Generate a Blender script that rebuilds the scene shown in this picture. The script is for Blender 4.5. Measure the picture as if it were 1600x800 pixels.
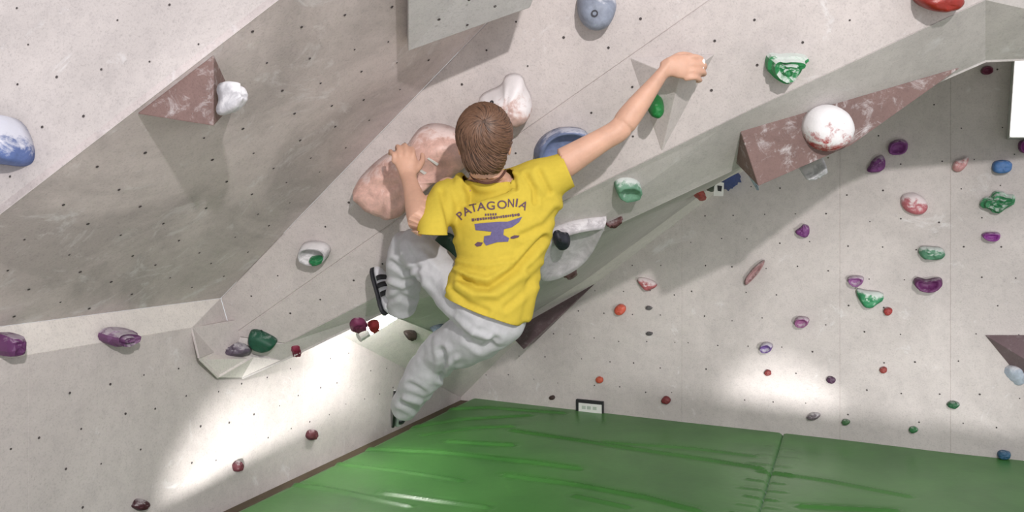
import bpy, bmesh, math, random
from mathutils import Vector, Matrix, noise
from mathutils.bvhtree import BVHTree
random.seed(7)
V = Vector
SC = bpy.context.scene
COL = SC.collection
for o in list(bpy.data.objects):
    bpy.data.objects.remove(o)

# ------------------------------------------------------------------ camera, world, lights, exposure
FPX = 1200.0                      # focal length in pixels of the 1600x800 frame
HOR = 340.0                       # horizon row
EYE = V((0, 0, 1.2))
cd = bpy.data.cameras.new('camera')
cam = bpy.data.objects.new('camera', cd)
COL.objects.link(cam)
cd.sensor_width = 36.0
cd.lens = 36.0 * FPX / 1600.0
cd.shift_y = -(400.0 - HOR) / 1600.0
cd.clip_start = 0.05
cam.location = EYE
cam.rotation_euler = (math.radians(90), 0, 0)
SC.camera = cam

w = bpy.data.worlds.new('hall')
SC.world = w
w.use_nodes = True
w.node_tree.nodes['Background'].inputs[0].default_value = (0.95, 0.97, 1.0, 1)
w.node_tree.nodes['Background'].inputs[1].default_value = 0.92

def lamp(name, kind, loc, target, power, size=0.3, color=(1, 1, 1), spot=40, blend=0.5):
    d = bpy.data.lights.new(name, kind)
    d.energy = power
    d.color = color
    if kind == 'AREA':
        d.shape = 'DISK'
        d.size = size
    else:
        d.shadow_soft_size = size
    if kind == 'SPOT':
        d.spot_size = math.radians(spot)
        d.spot_blend = blend
    o = bpy.data.objects.new(name, d)
    COL.objects.link(o)
    o.location = loc
    o.rotation_euler = (V(target) - V(loc)).to_track_quat('-Z', 'Y').to_euler()
    return o

lamp('hall_lamp', 'AREA', (1.0, -1.7, 2.9), (-0.1, 3.0, 1.4), 185, 0.12, (1.0, 0.955, 0.93))


# floor lamps just before the near edge of the raised mat, washing the walls upwards
lamp('floor_lamp', 'SPOT', (-0.55, 1.30, -0.066), (-1.12, 3.42, 0.15), 560, 0.02, (1.0, 0.99, 0.95), 25, 1.0)
lamp('floor_lamp', 'SPOT', (1.15, 1.30, -0.041), (1.50, 4.27, 0.12), 430, 0.02, (1.0, 0.99, 0.96), 15, 1.0)
lamp('floor_lamp', 'SPOT', (1.60, 1.30, -0.041), (1.70, 4.15, 0.02), 190, 0.02, (1.0, 0.99, 0.96), 70, 1.0)

vs = SC.view_settings
vs.view_transform = 'Standard'
vs.look = 'None'
vs.gamma = 1
vs.use_curve_mapping = False
vs.exposure = -0.18

# ------------------------------------------------------------------ geometry helpers
def ray(px, py):
    return V(((px - 800) / FPX, 1.0, (HOR - py) / FPX))

def P(px, py, Y):
    return EYE + ray(px, py) * Y

def px_of(p):
    d = p - EYE
    return (800 + FPX * d.x / d.y, HOR - FPX * d.z / d.y)

class Plane:
    def __init__(s, p, n):
        s.n = n.normalized()
        if s.n.dot(EYE - p) < 0:
            s.n = -s.n
        s.p = p
    def hit(s, px, py, lift=0.0):
        r = ray(px, py)
        return EYE + r * ((s.p + s.n * lift - EYE).dot(s.n) / r.dot(s.n))
    def frame(s):
        z = V((0, 0, 1))
        u = (z - s.n * z.dot(s.n)).normalized()
        return u.cross(s.n), u

def plane3(a, b, c):
    return Plane(a, (b - a).cross(c - a))

def new_obj(name, me, m, parent=None):
    o = bpy.data.objects.new(name, me)
    COL.objects.link(o)
    if m:
        me.materials.append(m)
    if parent:
        o.parent = parent
    return o

def mesh_of(name, verts, faces, smooth=False):
    me = bpy.data.meshes.new(name)
    me.from_pydata([tuple(v) for v in verts], [], faces)
    bm = bmesh.new()
    bm.from_mesh(me)
    bmesh.ops.recalc_face_normals(bm, faces=bm.faces)
    bm.to_mesh(me)
    bm.free()
    if smooth:
        for p in me.polygons:
            p.use_smooth = True
    return me

def bevel(o, wdt=0.003, seg=2):
    md = o.modifiers.new('bevel', 'BEVEL')
    md.width = wdt
    md.segments = seg
    md.limit_method = 'ANGLE'
    md.angle_limit = math.radians(25)
    return o

def tag(o, label=None, cat=None, group=None, kind=None):
    if label: o['label'] = label
    if cat: o['category'] = cat
    if group: o['group'] = group
    if kind: o['kind'] = kind
    return o

def newell(pts):
    n = V((0, 0, 0))
    for i, a in enumerate(pts):
        b = pts[(i + 1) % len(pts)]
        n += V(((a.y - b.y) * (a.z + b.z), (a.z - b.z) * (a.x + b.x), (a.x - b.x) * (a.y + b.y)))
    return n.normalized()

def slab(name, pts, m, parent, thick=0.03, bev=0.002):
    c = sum(pts, V((0, 0, 0))) / len(pts)
    n = newell(pts)
    if n.dot(EYE - c) < 0:
        n = -n
    k = len(pts)
    vs_ = [p + (p - c).normalized() * 0.0012 for p in pts] + [p - n * thick for p in pts]
    fs = [list(range(k)), list(range(2 * k - 1, k - 1, -1))]
    for i in range(k):
        j = (i + 1) % k
        fs.append([i, j, k + j, k + i])
    o = new_obj(name, mesh_of(name, vs_, fs), m, parent)
    if bev:
        bevel(o, bev, 1)
    return o

def empty(name, loc=(0, 0, 0)):
    o = bpy.data.objects.new(name, None)
    COL.objects.link(o)
    o.location = loc
    o.empty_display_size = 0.1
    return o

# ------------------------------------------------------------------ materials
def nodes_of(name):
    m = bpy.data.materials.new(name)
    m.use_nodes = True
    nt = m.node_tree
    return m, nt, nt.nodes['Principled BSDF']

def N(nt, typ, **kw):
    n = nt.nodes.new(typ)
    for k, v in kw.items():
        if k.startswith('i_'):
            n.inputs[k[2:].replace('_', ' ')].default_value = v
        else:
            setattr(n, k, v)
    return n

def ramp(nt, src, stops):
    r = N(nt, 'ShaderNodeValToRGB')
    els = r.color_ramp.elements
    while len(els) < len(stops):
        els.new(0.5)
    for e, (p, c) in zip(els, stops):
        e.position = p
        e.color = (*c, 1) if len(c) == 3 else c
    nt.links.new(src, r.inputs[0])
    return r

def mix(nt, fac, a, b, mode='MIX'):
    x = N(nt, 'ShaderNodeMix', data_type='RGBA', blend_type=mode)
    for sock, val in ((x.inputs[0], fac), (x.inputs[6], a), (x.inputs[7], b)):
        if hasattr(val, 'is_output'):
            nt.links.new(val, sock)
        elif isinstance(val, (int, float)):
            sock.default_value = val
        else:
            sock.default_value = (*val, 1)
    return x.outputs[2]

def noise_tex(nt, co, scale, detail=5, rough=0.6, dist=0.0):
    n = N(nt, 'ShaderNodeTexNoise')
    n.inputs['Scale'].default_value = scale
    n.inputs['Detail'].default_value = detail
    n.inputs['Roughness'].default_value = rough
    n.inputs['Distortion'].default_value = dist
    nt.links.new(co, n.inputs['Vector'])
    return n

def wall_mat(name, base, chalk=0.5, rough=0.62, stain=0.5, speck=0.0):
    m, nt, b = nodes_of(name)
    tc = N(nt, 'ShaderNodeTexCoord')
    co = tc.outputs['Object']
    big = noise_tex(nt, co, 1.7, 6, 0.62, 0.6)
    sm = noise_tex(nt, co, 26, 6, 0.7)
    gr = noise_tex(nt, co, 150, 3, 0.7)
    ch = noise_tex(nt, co, 4.5, 8, 0.72, 1.4)
    dark = tuple(c * (1 - 0.22 * stain) for c in base)
    lite = tuple(min(1, c * 1.08) for c in base)
    c1 = ramp(nt, big.outputs['Fac'], [(0.40 - 0.02 * stain, dark), (0.52, base), (0.64, lite)]).outputs[0]
    c2 = ramp(nt, sm.outputs['Fac'], [(0.3, (0.86, 0.86, 0.87)), (0.55, (1, 1, 1))]).outputs[0]
    c3 = mix(nt, 0.75, c1, c2, 'MULTIPLY')
    g3 = ramp(nt, gr.outputs['Fac'], [(0.32, (0.72, 0.72, 0.72)), (0.48, (1, 1, 1))]).outputs[0]
    c3 = mix(nt, 0.6, c3, g3, 'MULTIPLY')
    cf = ramp(nt, ch.outputs['Fac'], [(0.60 - 0.05 * (stain > 1), (0, 0, 0)), (0.74, (chalk, chalk, chalk))]).outputs[0]
    c4 = mix(nt, cf, c3, (0.78, 0.77, 0.79))
    if speck:
        sp = noise_tex(nt, co, 18, 7, 0.78, 0.6)
        sf_ = ramp(nt, sp.outputs['Fac'], [(0.54, (0, 0, 0)), (0.76, (speck,) * 3)]).outputs[0]
        c4 = mix(nt, sf_, c4, (0.74, 0.72, 0.74))
    nt.links.new(c4, b.inputs['Base Color'])
    b.inputs['Roughness'].default_value = rough
    b.inputs['Specular IOR Level'].default_value = 0.35
    bp = N(nt, 'ShaderNodeBump', i_Strength=0.25, i_Distance=0.004)
    nt.links.new(gr.outputs['Fac'], bp.inputs['Height'])
    nt.links.new(bp.outputs[0], b.inputs['Normal'])
    return m

def lin(r, g, b_):
    f = lambda c: ((c / 255 + 0.055) / 1.055) ** 2.4 if c > 10 else c / 255 / 12.92
    return (f(r), f(g), f(b_))

_hm = {}
def hold_mat(rgb, chalk=0.25, rough=0.55):
    key = (rgb, chalk, rough)
    if key in _hm:
        return _hm[key]
    m, nt, b = nodes_of('hold_%d_%d_%d' % rgb)
    base = lin(*rgb)
    tc = N(nt, 'ShaderNodeTexCoord')
    co = tc.outputs['Object']
    n1 = noise_tex(nt, co, 22, 6, 0.7, 0.5)
    n2 = noise_tex(nt, co, 90, 4, 0.7)
    c1 = ramp(nt, n1.outputs['Fac'], [(0.3, tuple(c * 0.65 for c in base)), (0.6, base), (0.8, tuple(min(1, c * 1.25 + 0.01) for c in base))]).outputs[0]
    ge = N(nt, 'ShaderNodeNewGeometry')
    sx = N(nt, 'ShaderNodeSeparateXYZ')
    nt.links.new(ge.outputs['Normal'], sx.inputs[0])
    ad = N(nt, 'ShaderNodeMath', operation='MULTIPLY_ADD')
    nt.links.new(sx.outputs['Z'], ad.inputs[0])
    ad.inputs[1].default_value = 0.28
    nt.links.new(n1.outputs['Fac'], ad.inputs[2])
    lo = 0.74 - 0.6 * chalk
    cf = ramp(nt, ad.outputs[0], [(lo, (0, 0, 0)), (lo + 0.16, (min(1, 0.25 + chalk),) * 3)]).outputs[0]
    c2 = mix(nt, cf, c1, (0.80, 0.78, 0.80))
    nt.links.new(c2, b.inputs['Base Color'])
    b.inputs['Roughness'].default_value = rough
    bp = N(nt, 'ShaderNodeBump', i_Strength=0.35, i_Distance=0.003)
    nt.links.new(n2.outputs['Fac'], bp.inputs['Height'])
    nt.links.new(bp.outputs[0], b.inputs['Normal'])
    _hm[key] = m
    return m

def plain(name, rgb, rough=0.6, var=0.12, scale=30, metal=0.0, bump=0.0, spec=0.5):
    m, nt, b = nodes_of(name)
    base = lin(*rgb)
    tc = N(nt, 'ShaderNodeTexCoord')
    n1 = noise_tex(nt, tc.outputs['Object'], scale, 5, 0.65)
    c1 = ramp(nt, n1.outputs['Fac'], [(0.3, tuple(c * (1 - var) for c in base)), (0.7, tuple(min(1, c * (1 + var)) for c in base))]).outputs[0]
    nt.links.new(c1, b.inputs['Base Color'])
    b.inputs['Roughness'].default_value = rough
    b.inputs['Metallic'].default_value = metal
    b.inputs['Specular IOR Level'].default_value = spec
    if bump:
        bp = N(nt, 'ShaderNodeBump', i_Strength=bump, i_Distance=0.004)
        nt.links.new(n1.outputs['Fac'], bp.inputs['Height'])
        nt.links.new(bp.outputs[0], b.inputs['Normal'])
    return m

def emit(name, col, s):
    m, nt, b = nodes_of(name)
    b.inputs['Base Color'].default_value = (0.8, 0.8, 0.8, 1)
    b.inputs['Emission Color'].default_value = (*col, 1)
    b.inputs['Emission Strength'].default_value = s
    return m

M = {}
M['wall'] = wall_mat('wall_plaster', (0.555, 0.505, 0.495), 0.6)
M['wall_b'] = wall_mat('wall_plaster_warm', (0.585, 0.515, 0.51), 0.7, stain=1.2)  # wall plaster with a warmer base, offsetting green light off the mat
M['under'] = wall_mat('wall_plaster_under', (0.54, 0.505, 0.495), 0.5, stain=0.6)  # wall plaster copy for undersides, raised to counter green bounce light
M['pale'] = wall_mat('wall_plaster_lit', (0.70, 0.655, 0.625), 0.3, stain=0.2)  # wall plaster lightened for strongly lit faces, brightness put into the colour
M['hole'] = plain('bolt_hole_dark', (72, 66, 66), 0.9)
M['brown_gap'] = plain('dark_brown_rubber', (78, 66, 50), 0.9)
M['brown_vol'] = wall_mat('brown_volume_paint', lin(126, 102, 98), 0.95, 0.6, 0.8, 0.6)
M['dark_vol'] = wall_mat('dark_volume_paint', lin(112, 94, 98), 0.35, 0.5, 0.8, 0.3)
M['grey_vol'] = wall_mat('grey_volume_paint', (0.56, 0.545, 0.555), 0.5, 0.6, 0.2)
M['steel'] = plain('bolt_steel', (60, 60, 66), 0.4, metal=0.6)
M['white'] = plain('white_card', (225, 225, 222), 0.6, 0.03)
M['black'] = plain('black_ink', (30, 30, 34), 0.6)
M['tube'] = emit('lamp_tube_light', (1.0, 0.985, 0.95), 200.0)
M['panel_light'] = emit('lamp_panel_light', (1.0, 0.98, 0.97), 3.0)
M['lamp_body'] = plain('lamp_housing', (190, 190, 188), 0.5, 0.04)

# ------------------------------------------------------------------ planes of the room
KOR = V((-0.343, 5.143, 0))                       # floor corner of left and back wall
DL = V((-0.402, -0.916, 0)).normalized()          # along the left wall towards the camera
NL = V((0.916, -0.402, 0)).normalized()
DB = V((2.869, -1.354, 0)).normalized()           # along the back wall to the right
NB = V((-DB.y, DB.x, 0)) * -1
Hp = Plane(KOR, NL)
Wp = Plane(KOR, NB)
Hb = Plane(KOR - NL * 0.04, NL)
v0 = Hb.hit(345, 466)
t50 = math.radians(50)
Bp = Plane(v0, NL * math.cos(t50) - V((0, 0, 1)) * math.sin(t50))
b2 = Bp.hit(795, 0)
Dp = plane3(v0, b2, P(810, 205, 2.85))
Ep = plane3(Dp.hit(362, 525), Dp.hit(1110, 0), P(1030, 240, 2.83))
Fc = plane3(KOR, Hp.hit(535, 525), Wp.hit(800, 540))      # chamfered corner facet

def ext(a, b, f):
    return a + (b - a) * f

# ------------------------------------------------------------------ structure
def pip(q, poly):
    r = False
    for i in range(len(poly)):
        a, b = poly[i], poly[i - 1]
        if (a[1] > q[1]) != (b[1] > q[1]) and q[0] < (b[0] - a[0]) * (q[1] - a[1]) / (b[1] - a[1]) + a[0]:
            r = not r
    return r

def bolt_holes(pts, parent, spacing=0.165, rad=0.0058, seed=0, ang=0.0, margin=0.03):
    rnd = random.Random(seed)
    c = sum(pts, V((0, 0, 0))) / len(pts)
    pl = Plane(c, newell(pts))
    rx, uy = pl.frame()
    ca, sa = math.cos(ang), math.sin(ang)
    rx, uy = rx * ca + uy * sa, uy * ca - rx * sa
    poly = [((p - c).dot(rx), (p - c).dot(uy)) for p in pts]
    x0, x1 = min(p[0] for p in poly), max(p[0] for p in poly)
    y0, y1 = min(p[1] for p in poly), max(p[1] for p in poly)
    vs_, fs = [], []
    i = 0
    y = y0 + rnd.uniform(0.04, 0.1)
    row = 0
    while y < y1:
        x = x0 + rnd.uniform(0.03, 0.06) + (spacing * 0.5 if row % 2 else 0)
        while x < x1:
            q = (x + rnd.uniform(-.014, .014), y + rnd.uniform(-.014, .014))
            if rnd.random() > 0.1 and all(pip((q[0] + ox, q[1] + oy), poly) for ox, oy in ((margin, 0), (-margin, 0), (0, margin), (0, -margin))):
                o = c + rx * q[0] + uy * q[1] + pl.n * 0.0016
                r_ = 0.85 * rad * rnd.uniform(0.7, 1.15)
                k = len(vs_)
                for a in range(8):
                    vs_.append(o + rx * (math.cos(a * math.pi / 4) * r_) + uy * (math.sin(a * math.pi / 4) * r_))
                vs_.append(o - pl.n * 0.001)
                for a in range(8):
                    fs.append([k + a, k + (a + 1) % 8, k + 8])
            x += spacing
        y += spacing * 0.9
        row += 1
    if vs_:
        o = new_obj('bolt_holes', mesh_of('bolt_holes', vs_, fs), M['hole'], parent)
        o['kind'] = 'stuff'

def struct(name, label):
    o = empty(name)
    return tag(o, label, 'wall', kind='structure')

# left wall: upright panels with a tucked-under kickboard
wl = struct('wall_left', 'low grey plywood climbing wall along the left side of the green mat')
def on_left(s, z, off=0.0):
    return KOR + DL * s + V((0, 0, z)) + NL * off
ztop = Hp.hit(300, 512).z
sx_ = [-0.0, 1.62, 2.96, 4.4]
for i in range(3):
    a, b = sx_[i], sx_[i + 1]
    pts = [on_left(a, -0.05), on_left(b, -0.05), on_left(b, ztop), on_left(a, ztop)]
    slab('panel', pts, M['wall'], wl)
    bolt_holes([p if p.z > 0.1 else p + V((0, 0, .2)) for p in pts], wl, 0.15, 0.0052, 10 + i)
# back wall
wb = struct('wall_back', 'tall plastered climbing wall at the back, dotted with small holds')
def on_back(s, z, off=0.0):
    return KOR + DB * s + V((0, 0, z)) + NB * off
def s_back(px):
    return (Wp.hit(px, 500) - KOR).dot(DB)
sb = [-0.02, s_back(880), s_back(1065), s_back(1312), s_back(1485), s_back(1485) + 0.95, s_back(1485) + 1.9]
for i in range(len(sb) - 1):
    a, b = sb[i], sb[i + 1]
    pts = [on_back(a, -0.05), on_back(b, -0.05), on_back(b, 2.7), on_back(a, 2.7)]
    slab('panel', pts, M['wall'], wb)
    bolt_holes([p if p.z > 0.1 else p + V((0, 0, .15)) for p in pts], wb, 0.165, 0.0052, 40 + i)
# chamfer in the corner
wc = struct('wall_corner', 'bright triangular chamfer panel in the corner behind the climber')
cl = ext(KOR, Hp.hit(535, 525), 2.0) ; cr = ext(KOR, Wp.hit(800, 540), 2.6)
fm1, fm2 = ext(KOR, cl, 0.5), ext(KOR, cr, 0.5)
lowp = [KOR + NL * .004 + NB * .004, fm1, fm2]
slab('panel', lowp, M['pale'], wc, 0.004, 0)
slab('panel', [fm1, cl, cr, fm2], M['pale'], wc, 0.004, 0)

# left overhang: faces A (upper), B (roof), C (bevel)
wo = struct('wall_overhang_left', 'steep grey overhang at the upper left with a bright face above it')
def hitB(px, py): return Bp.hit(px, py)
c_far = Hb.hit(345, 466)
cb0 = c_far + DL * 2.6                       # B-C line towards the camera
h_far = Hp.hit(300, 512)
ch0 = V((0, 0, 0)) + h_far + DL * 2.6
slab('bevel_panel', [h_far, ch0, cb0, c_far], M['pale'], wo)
ab0, ab1 = hitB(0, 335), hitB(435, 0)
abA = ext(ab1, ab0, 1.9)
abB = ext(ab0, ab1, 2.2)
bdB = ext(v0, b2, 1.75)
mid0, mid1 = ext(v0, bdB, 0.55), ext(abA, abB, 0.55)
tX = (v0.z - ab0.z) / (ab1.z - ab0.z)
abX = ext(ab0, ab1, tX)
Bpts = [v0, abX, abB, bdB]
slab('panel', Bpts, M['wall_b'], wo)
bolt_holes(Bpts, wo, 0.15, 0.0055, 61, 0.5)
aT0 = P(0, 0, 2.12)
Ap = plane3(ab0, ab1, aT0)
Apts = [abX, Ap.hit(-1000, 500), Ap.hit(-900, -500), Ap.hit(700, -500), abB]
slab('panel', Apts, M['wall'], wo, 0.003, 0)
slab('panel', [abX, cb0, Ap.hit(-1000, 500)], M['wall_b'], wo, 0.003, 0)
bolt_holes([ab0, ab1, Ap.hit(435, -200), Ap.hit(-200, -200), Ap.hit(-200, 335)], wo, 0.135, 0.0045, 62, 0.2)

# prow
wp = struct('wall_prow', 'angular overhanging prow of pale panels that the climber hangs from')
v1, v2, v3, v4 = Hp.hit(300, 512), Hp.hit(312, 560, 0.05), Hp.hit(342, 590, 0.03), Hp.hit(378, 590, 0.02)
v6 = Dp.hit(362, 525)
de2 = ext(v6, Dp.hit(1110, 0), 1.6)
v7 = P(352, 543, v6.y - 0.02)
ef_a = Ep.hit(445, 537)
ef_d = Ep.hit(870, 320); ef_e = Ep.hit(1160, 178); ef_f = Ep.hit(1540, 0); ef_g = Ep.hit(1900, -172)
v5 = P(440, 563, ef_a.y + 0.06)
v9 = P(396, 558, v6.y + 0.0)
fg_b = P(600, 486, 3.26); fg_c = P(860, 400, 3.18); fg_d = P(1170, 255, 3.02); fg_e = P(1540, 94, 2.80); fg_f = P(1900, 80, 2.66)
Dpts = [v0, v6, de2, bdB]
slab('panel', Dpts, M['wall'], wp, 0.03, 0.004)
bolt_holes(Dpts, wp, 0.16, 0.0055, 71, 0.75)
Epts = [v6, ef_a, ef_d, ef_e, ef_f, ef_g, Ep.hit(1900, -560), de2]
slab('panel', Epts, M['wall'], wp, 0.03, 0.004)
bolt_holes(Epts, wp, 0.16, 0.0055, 72, 0.5)
slab('end_panel', [v0, v1, v2, v7, v6], M['wall'], wp, 0.01)
slab('end_panel', [v7, v2, v3, v9], M['pale'], wp, 0.01)
slab('end_panel', [v9, v3, v4, v5], M['pale'], wp, 0.01)
slab('lower_panel', [v6, v7, v9, v5, ef_a], M['under'], wp, 0.003, 0)
slab('lower_panel', [ef_a, v5, fg_b], M['under'], wp, 0.003, 0)
slab('lower_panel', [ef_a, fg_b, ef_d], M['under'], wp, 0.003, 0)
slab('lower_panel', [ef_d, fg_b, fg_c], M['under'], wp, 0.003, 0)
slab('lower_panel', [ef_d, fg_c, fg_d, ef_e], M['under'], wp, 0.003, 0)
slab('lower_panel', [ef_e, fg_d, fg_e, ef_f], M['under'], wp, 0.003, 0)
slab('lower_panel', [ef_f, fg_e, fg_f, ef_g], M['under'], wp, 0.003, 0)
F1 = plane3(ef_d, fg_c, fg_d); F2 = plane3(ef_e, fg_d, fg_e); F0 = plane3(ef_a, fg_b, ef_d)
# underside back to the walls
g0 = Hp.hit(455, 545); g1 = Fc.hit(596, 480); g2 = Fc.hit(650, 489); g3 = Fc.hit(694, 524); g4 = Wp.hit(772, 552)
w5, w6, w7 = Wp.hit(930, 443), Wp.hit(1120, 300), Wp.hit(1168, 262)
q5, q6 = P(915, 437, w5.y - 0.16), P(1105, 297, w6.y - 0.16)
q4 = P(800, 510, g4.y - 0.25)
def tri(*p, m='under'): slab('underside_panel', list(p), M[m], wp, 0.008, 0)
tri(v5, v4, g0); tri(v5, g0, g1); tri(v5, g1, fg_b)
tri(fg_b, g1, g2); tri(fg_b, g2, g3); tri(fg_b, g3, q4); tri(g3, g4, q4)
tri(fg_b, q4, fg_c); tri(fg_c, q4, q5); tri(fg_c, q5, q6); tri(fg_c, q6, fg_d)
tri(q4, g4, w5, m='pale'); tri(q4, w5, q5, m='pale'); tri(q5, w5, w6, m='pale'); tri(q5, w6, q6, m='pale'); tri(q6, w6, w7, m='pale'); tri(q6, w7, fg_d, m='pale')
Gp = plane3(fg_c, q5, q6)
# unseen roof added behind the prow to keep the back wall's top dark
r0 = Wp.hit(1168, 120); r1 = Wp.hit(1540, 5); r2 = Wp.hit(1800, -10)
tri(fg_d, w7, r0); tri(fg_d, r0, fg_e); tri(fg_e, r0, r1); tri(fg_e, r1, r2); tri(fg_e, r2, fg_f)

# ------------------------------------------------------------------ floor mat
m, nt, b = nodes_of('green_vinyl')
tc = N(nt, 'ShaderNodeTexCoord')
n1 = noise_tex(nt, tc.outputs['Object'], 2.2, 5, 0.6, 0.4)
n2 = noise_tex(nt, tc.outputs['Object'], 40, 4, 0.6)
c1 = ramp(nt, n1.outputs['Fac'], [(0.3, lin(56, 106, 48)), (0.7, lin(76, 130, 64))]).outputs[0]
nt.links.new(c1, b.inputs['Base Color'])
b.inputs['Roughness'].default_value = 0.34
b.inputs['Specular IOR Level'].default_value = 0.4
bp = N(nt, 'ShaderNodeBump', i_Strength=0.12, i_Distance=0.004)
nt.links.new(n2.outputs['Fac'], bp.inputs['Height'])
nt.links.new(bp.outputs[0], b.inputs['Normal'])
M['green'] = m

FLp = Plane(V((0, 0, 0)), V((0, 0, 1)))
folds_px = [
    [(640, 668), (720, 655), (830, 648)], [(660, 680), (740, 668), (800, 666)], [(560, 700), (700, 707), (830, 722), (905, 732)],
    [(520, 723), (620, 735), (720, 750)], [(790, 742), (900, 757), (1010, 777), (1090, 798)],
    [(800, 672), (1000, 702), (1190, 731)], [(430, 752), (520, 765), (640, 790)], [(690, 640), (760, 636), (880, 645)],
    [(1190, 735), (1300, 752), (1420, 775)], [(600, 770), (760, 792)], [(940, 690), (1080, 700), (1180, 712)], [(900, 775), (980, 792)],
    [(1250, 790), (1400, 798)], [(700, 690), (800, 695)]]
seamS = -0.362
for k in range(9):
    yy = 700 + k * 13
    x_ = 1222 - (yy - 690) * 0.39
    folds_px.append([(x_ - 22 - 8 * (k % 3), yy - 4), (x_ + 25 + 9 * (k % 2), yy + 4)])
folds = []
for k, f in enumerate(folds_px):
    pts = [FLp.hit(*q) for q in f]
    small = k >= 14
    folds.append((pts, (0.004 if small else 0.010) * (0.7 + 0.6 * random.random()), 0.009 if small else 0.012))
def mat_z(x, y, s):
    z = 0.004 * noise.noise(V((x * 2.0, y * 2.0, 3)))
    for pts, h, wd in folds:
        best = 9
        for a, b_ in zip(pts, pts[1:]):
            dx, dy = b_.x - a.x, b_.y - a.y
            L = dx * dx + dy * dy
            t = max(0, min(1, ((x - a.x) * dx + (y - a.y) * dy) / L))
            d = math.hypot(x - a.x - dx * t, y - a.y - dy * t)
            best = min(best, d)
        if best < wd * 4:
            z += h * (math.exp(-(best / wd) ** 2) - 0.35 * math.exp(-((best - 2 * wd) / wd) ** 2))
    z -= 0.005 * math.exp(-((s - seamS) / 0.008) ** 2)
    return z
def make_mat(s0, s1, name, extra=()):
    ss, ys = [], []
    s = s0
    while s < s1:
        ss.append(s); s += 0.016 if s < 1.0 else 0.25
    ss.append(s1)
    y = 1.9
    while y < 5.75:
        ys.append(y); y += 0.010 if 2.9 < y < 5.2 else 0.2
    vs_ = []
    for y in ys:
        for s in ss:
            x = s + 0.4389 * y
            z = mat_z(x, y, s) if 2.8 < y < 5.3 and x < 2.7 else 0
            e = min(s - s0, s1 - s)
            if e < 0.03 and s0 < -2: z -= 0.02 * (1 - e / 0.03) ** 2
            vs_.append((x, y, z))
    n_ = len(ss)
    fs = [[j * n_ + i, j * n_ + i + 1, (j + 1) * n_ + i + 1, (j + 1) * n_ + i] for j in range(len(ys) - 1) for i in range(n_ - 1)]
    me = bpy.data.meshes.new(name)
    me.from_pydata(vs_, [], fs)
    for p in me.polygons: p.use_smooth = True
    return me
fl = empty('floor')
tag(fl, 'green vinyl crash mat floor with long wrinkles and a seam', 'floor', kind='structure')
sl = KOR.x - 0.4389 * KOR.y
new_obj('mat_cover', make_mat(sl + 0.085, seamS, 'mat_cover'), M['green'], fl)
new_obj('mat_cover', make_mat(seamS, 3.6, 'mat_cover'), M['green'], fl)
gap = [V((sl - 0.12 + 0.4389 * y, y, -0.022)) for y in (1.9, 5.6)] + [V((sl + 0.10 + 0.4389 * y, y, -0.022)) for y in (5.6, 1.9)]
slab('edge_strip', gap, M['brown_gap'], fl, 0.03, 0)
hall = [V((-6, 1.92, -0.3)), V((7, 1.92, -0.3)), V((7, -7, -0.3)), V((-6, -7, -0.3))]
slab('mat_side', [V((-3, 1.905, -0.002)), V((6, 1.905, -0.002)), V((6, 1.905, -0.3)), V((-3, 1.905, -0.3))], M['green'], fl, 0.01, 0)
slab('bounce_floor', hall, plain('pale_bounce_floor', (222, 216, 210), 0.6, 0.06, 6), fl, 0.05, 0)  # unseen floor added, kept pale to bounce neutral light upwards
# ------------------------------------------------------------------ climbing holds
def chaikin(pts, it=2):
    for _ in range(it):
        o = []
        for i, a in enumerate(pts):
            b_ = pts[(i + 1) % len(pts)]
            o.append((a[0] * .75 + b_[0] * .25, a[1] * .75 + b_[1] * .25))
            o.append((a[0] * .25 + b_[0] * .75, a[1] * .25 + b_[1] * .75))
        pts = o
    return pts

DOME = [(1, 0), (0.985, .28), (0.93, .55), (0.82, .78), (0.65, .92), (0.42, .985), (0.2, 1)]
FLAT = [(1, 0), (0.96, .45), (0.88, .78), (0.74, .95), (0.5, 1), (0.25, 1)]
DISH = [(1, 0), (0.98, .45), (0.93, .85), (0.86, 1), (0.74, .82), (0.58, .52), (0.35, .40), (0.15, .38)]
CRAG = [(1, 0), (0.97, .5), (0.80, .62), (0.72, .95), (0.45, .8), (0.3, 1.0), (0.15, .92)]
LIP = [(1, 0), (0.97, .5), (0.90, .9), (0.78, 1), (0.62, .78), (0.42, .6), (0.2, .55)]

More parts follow.
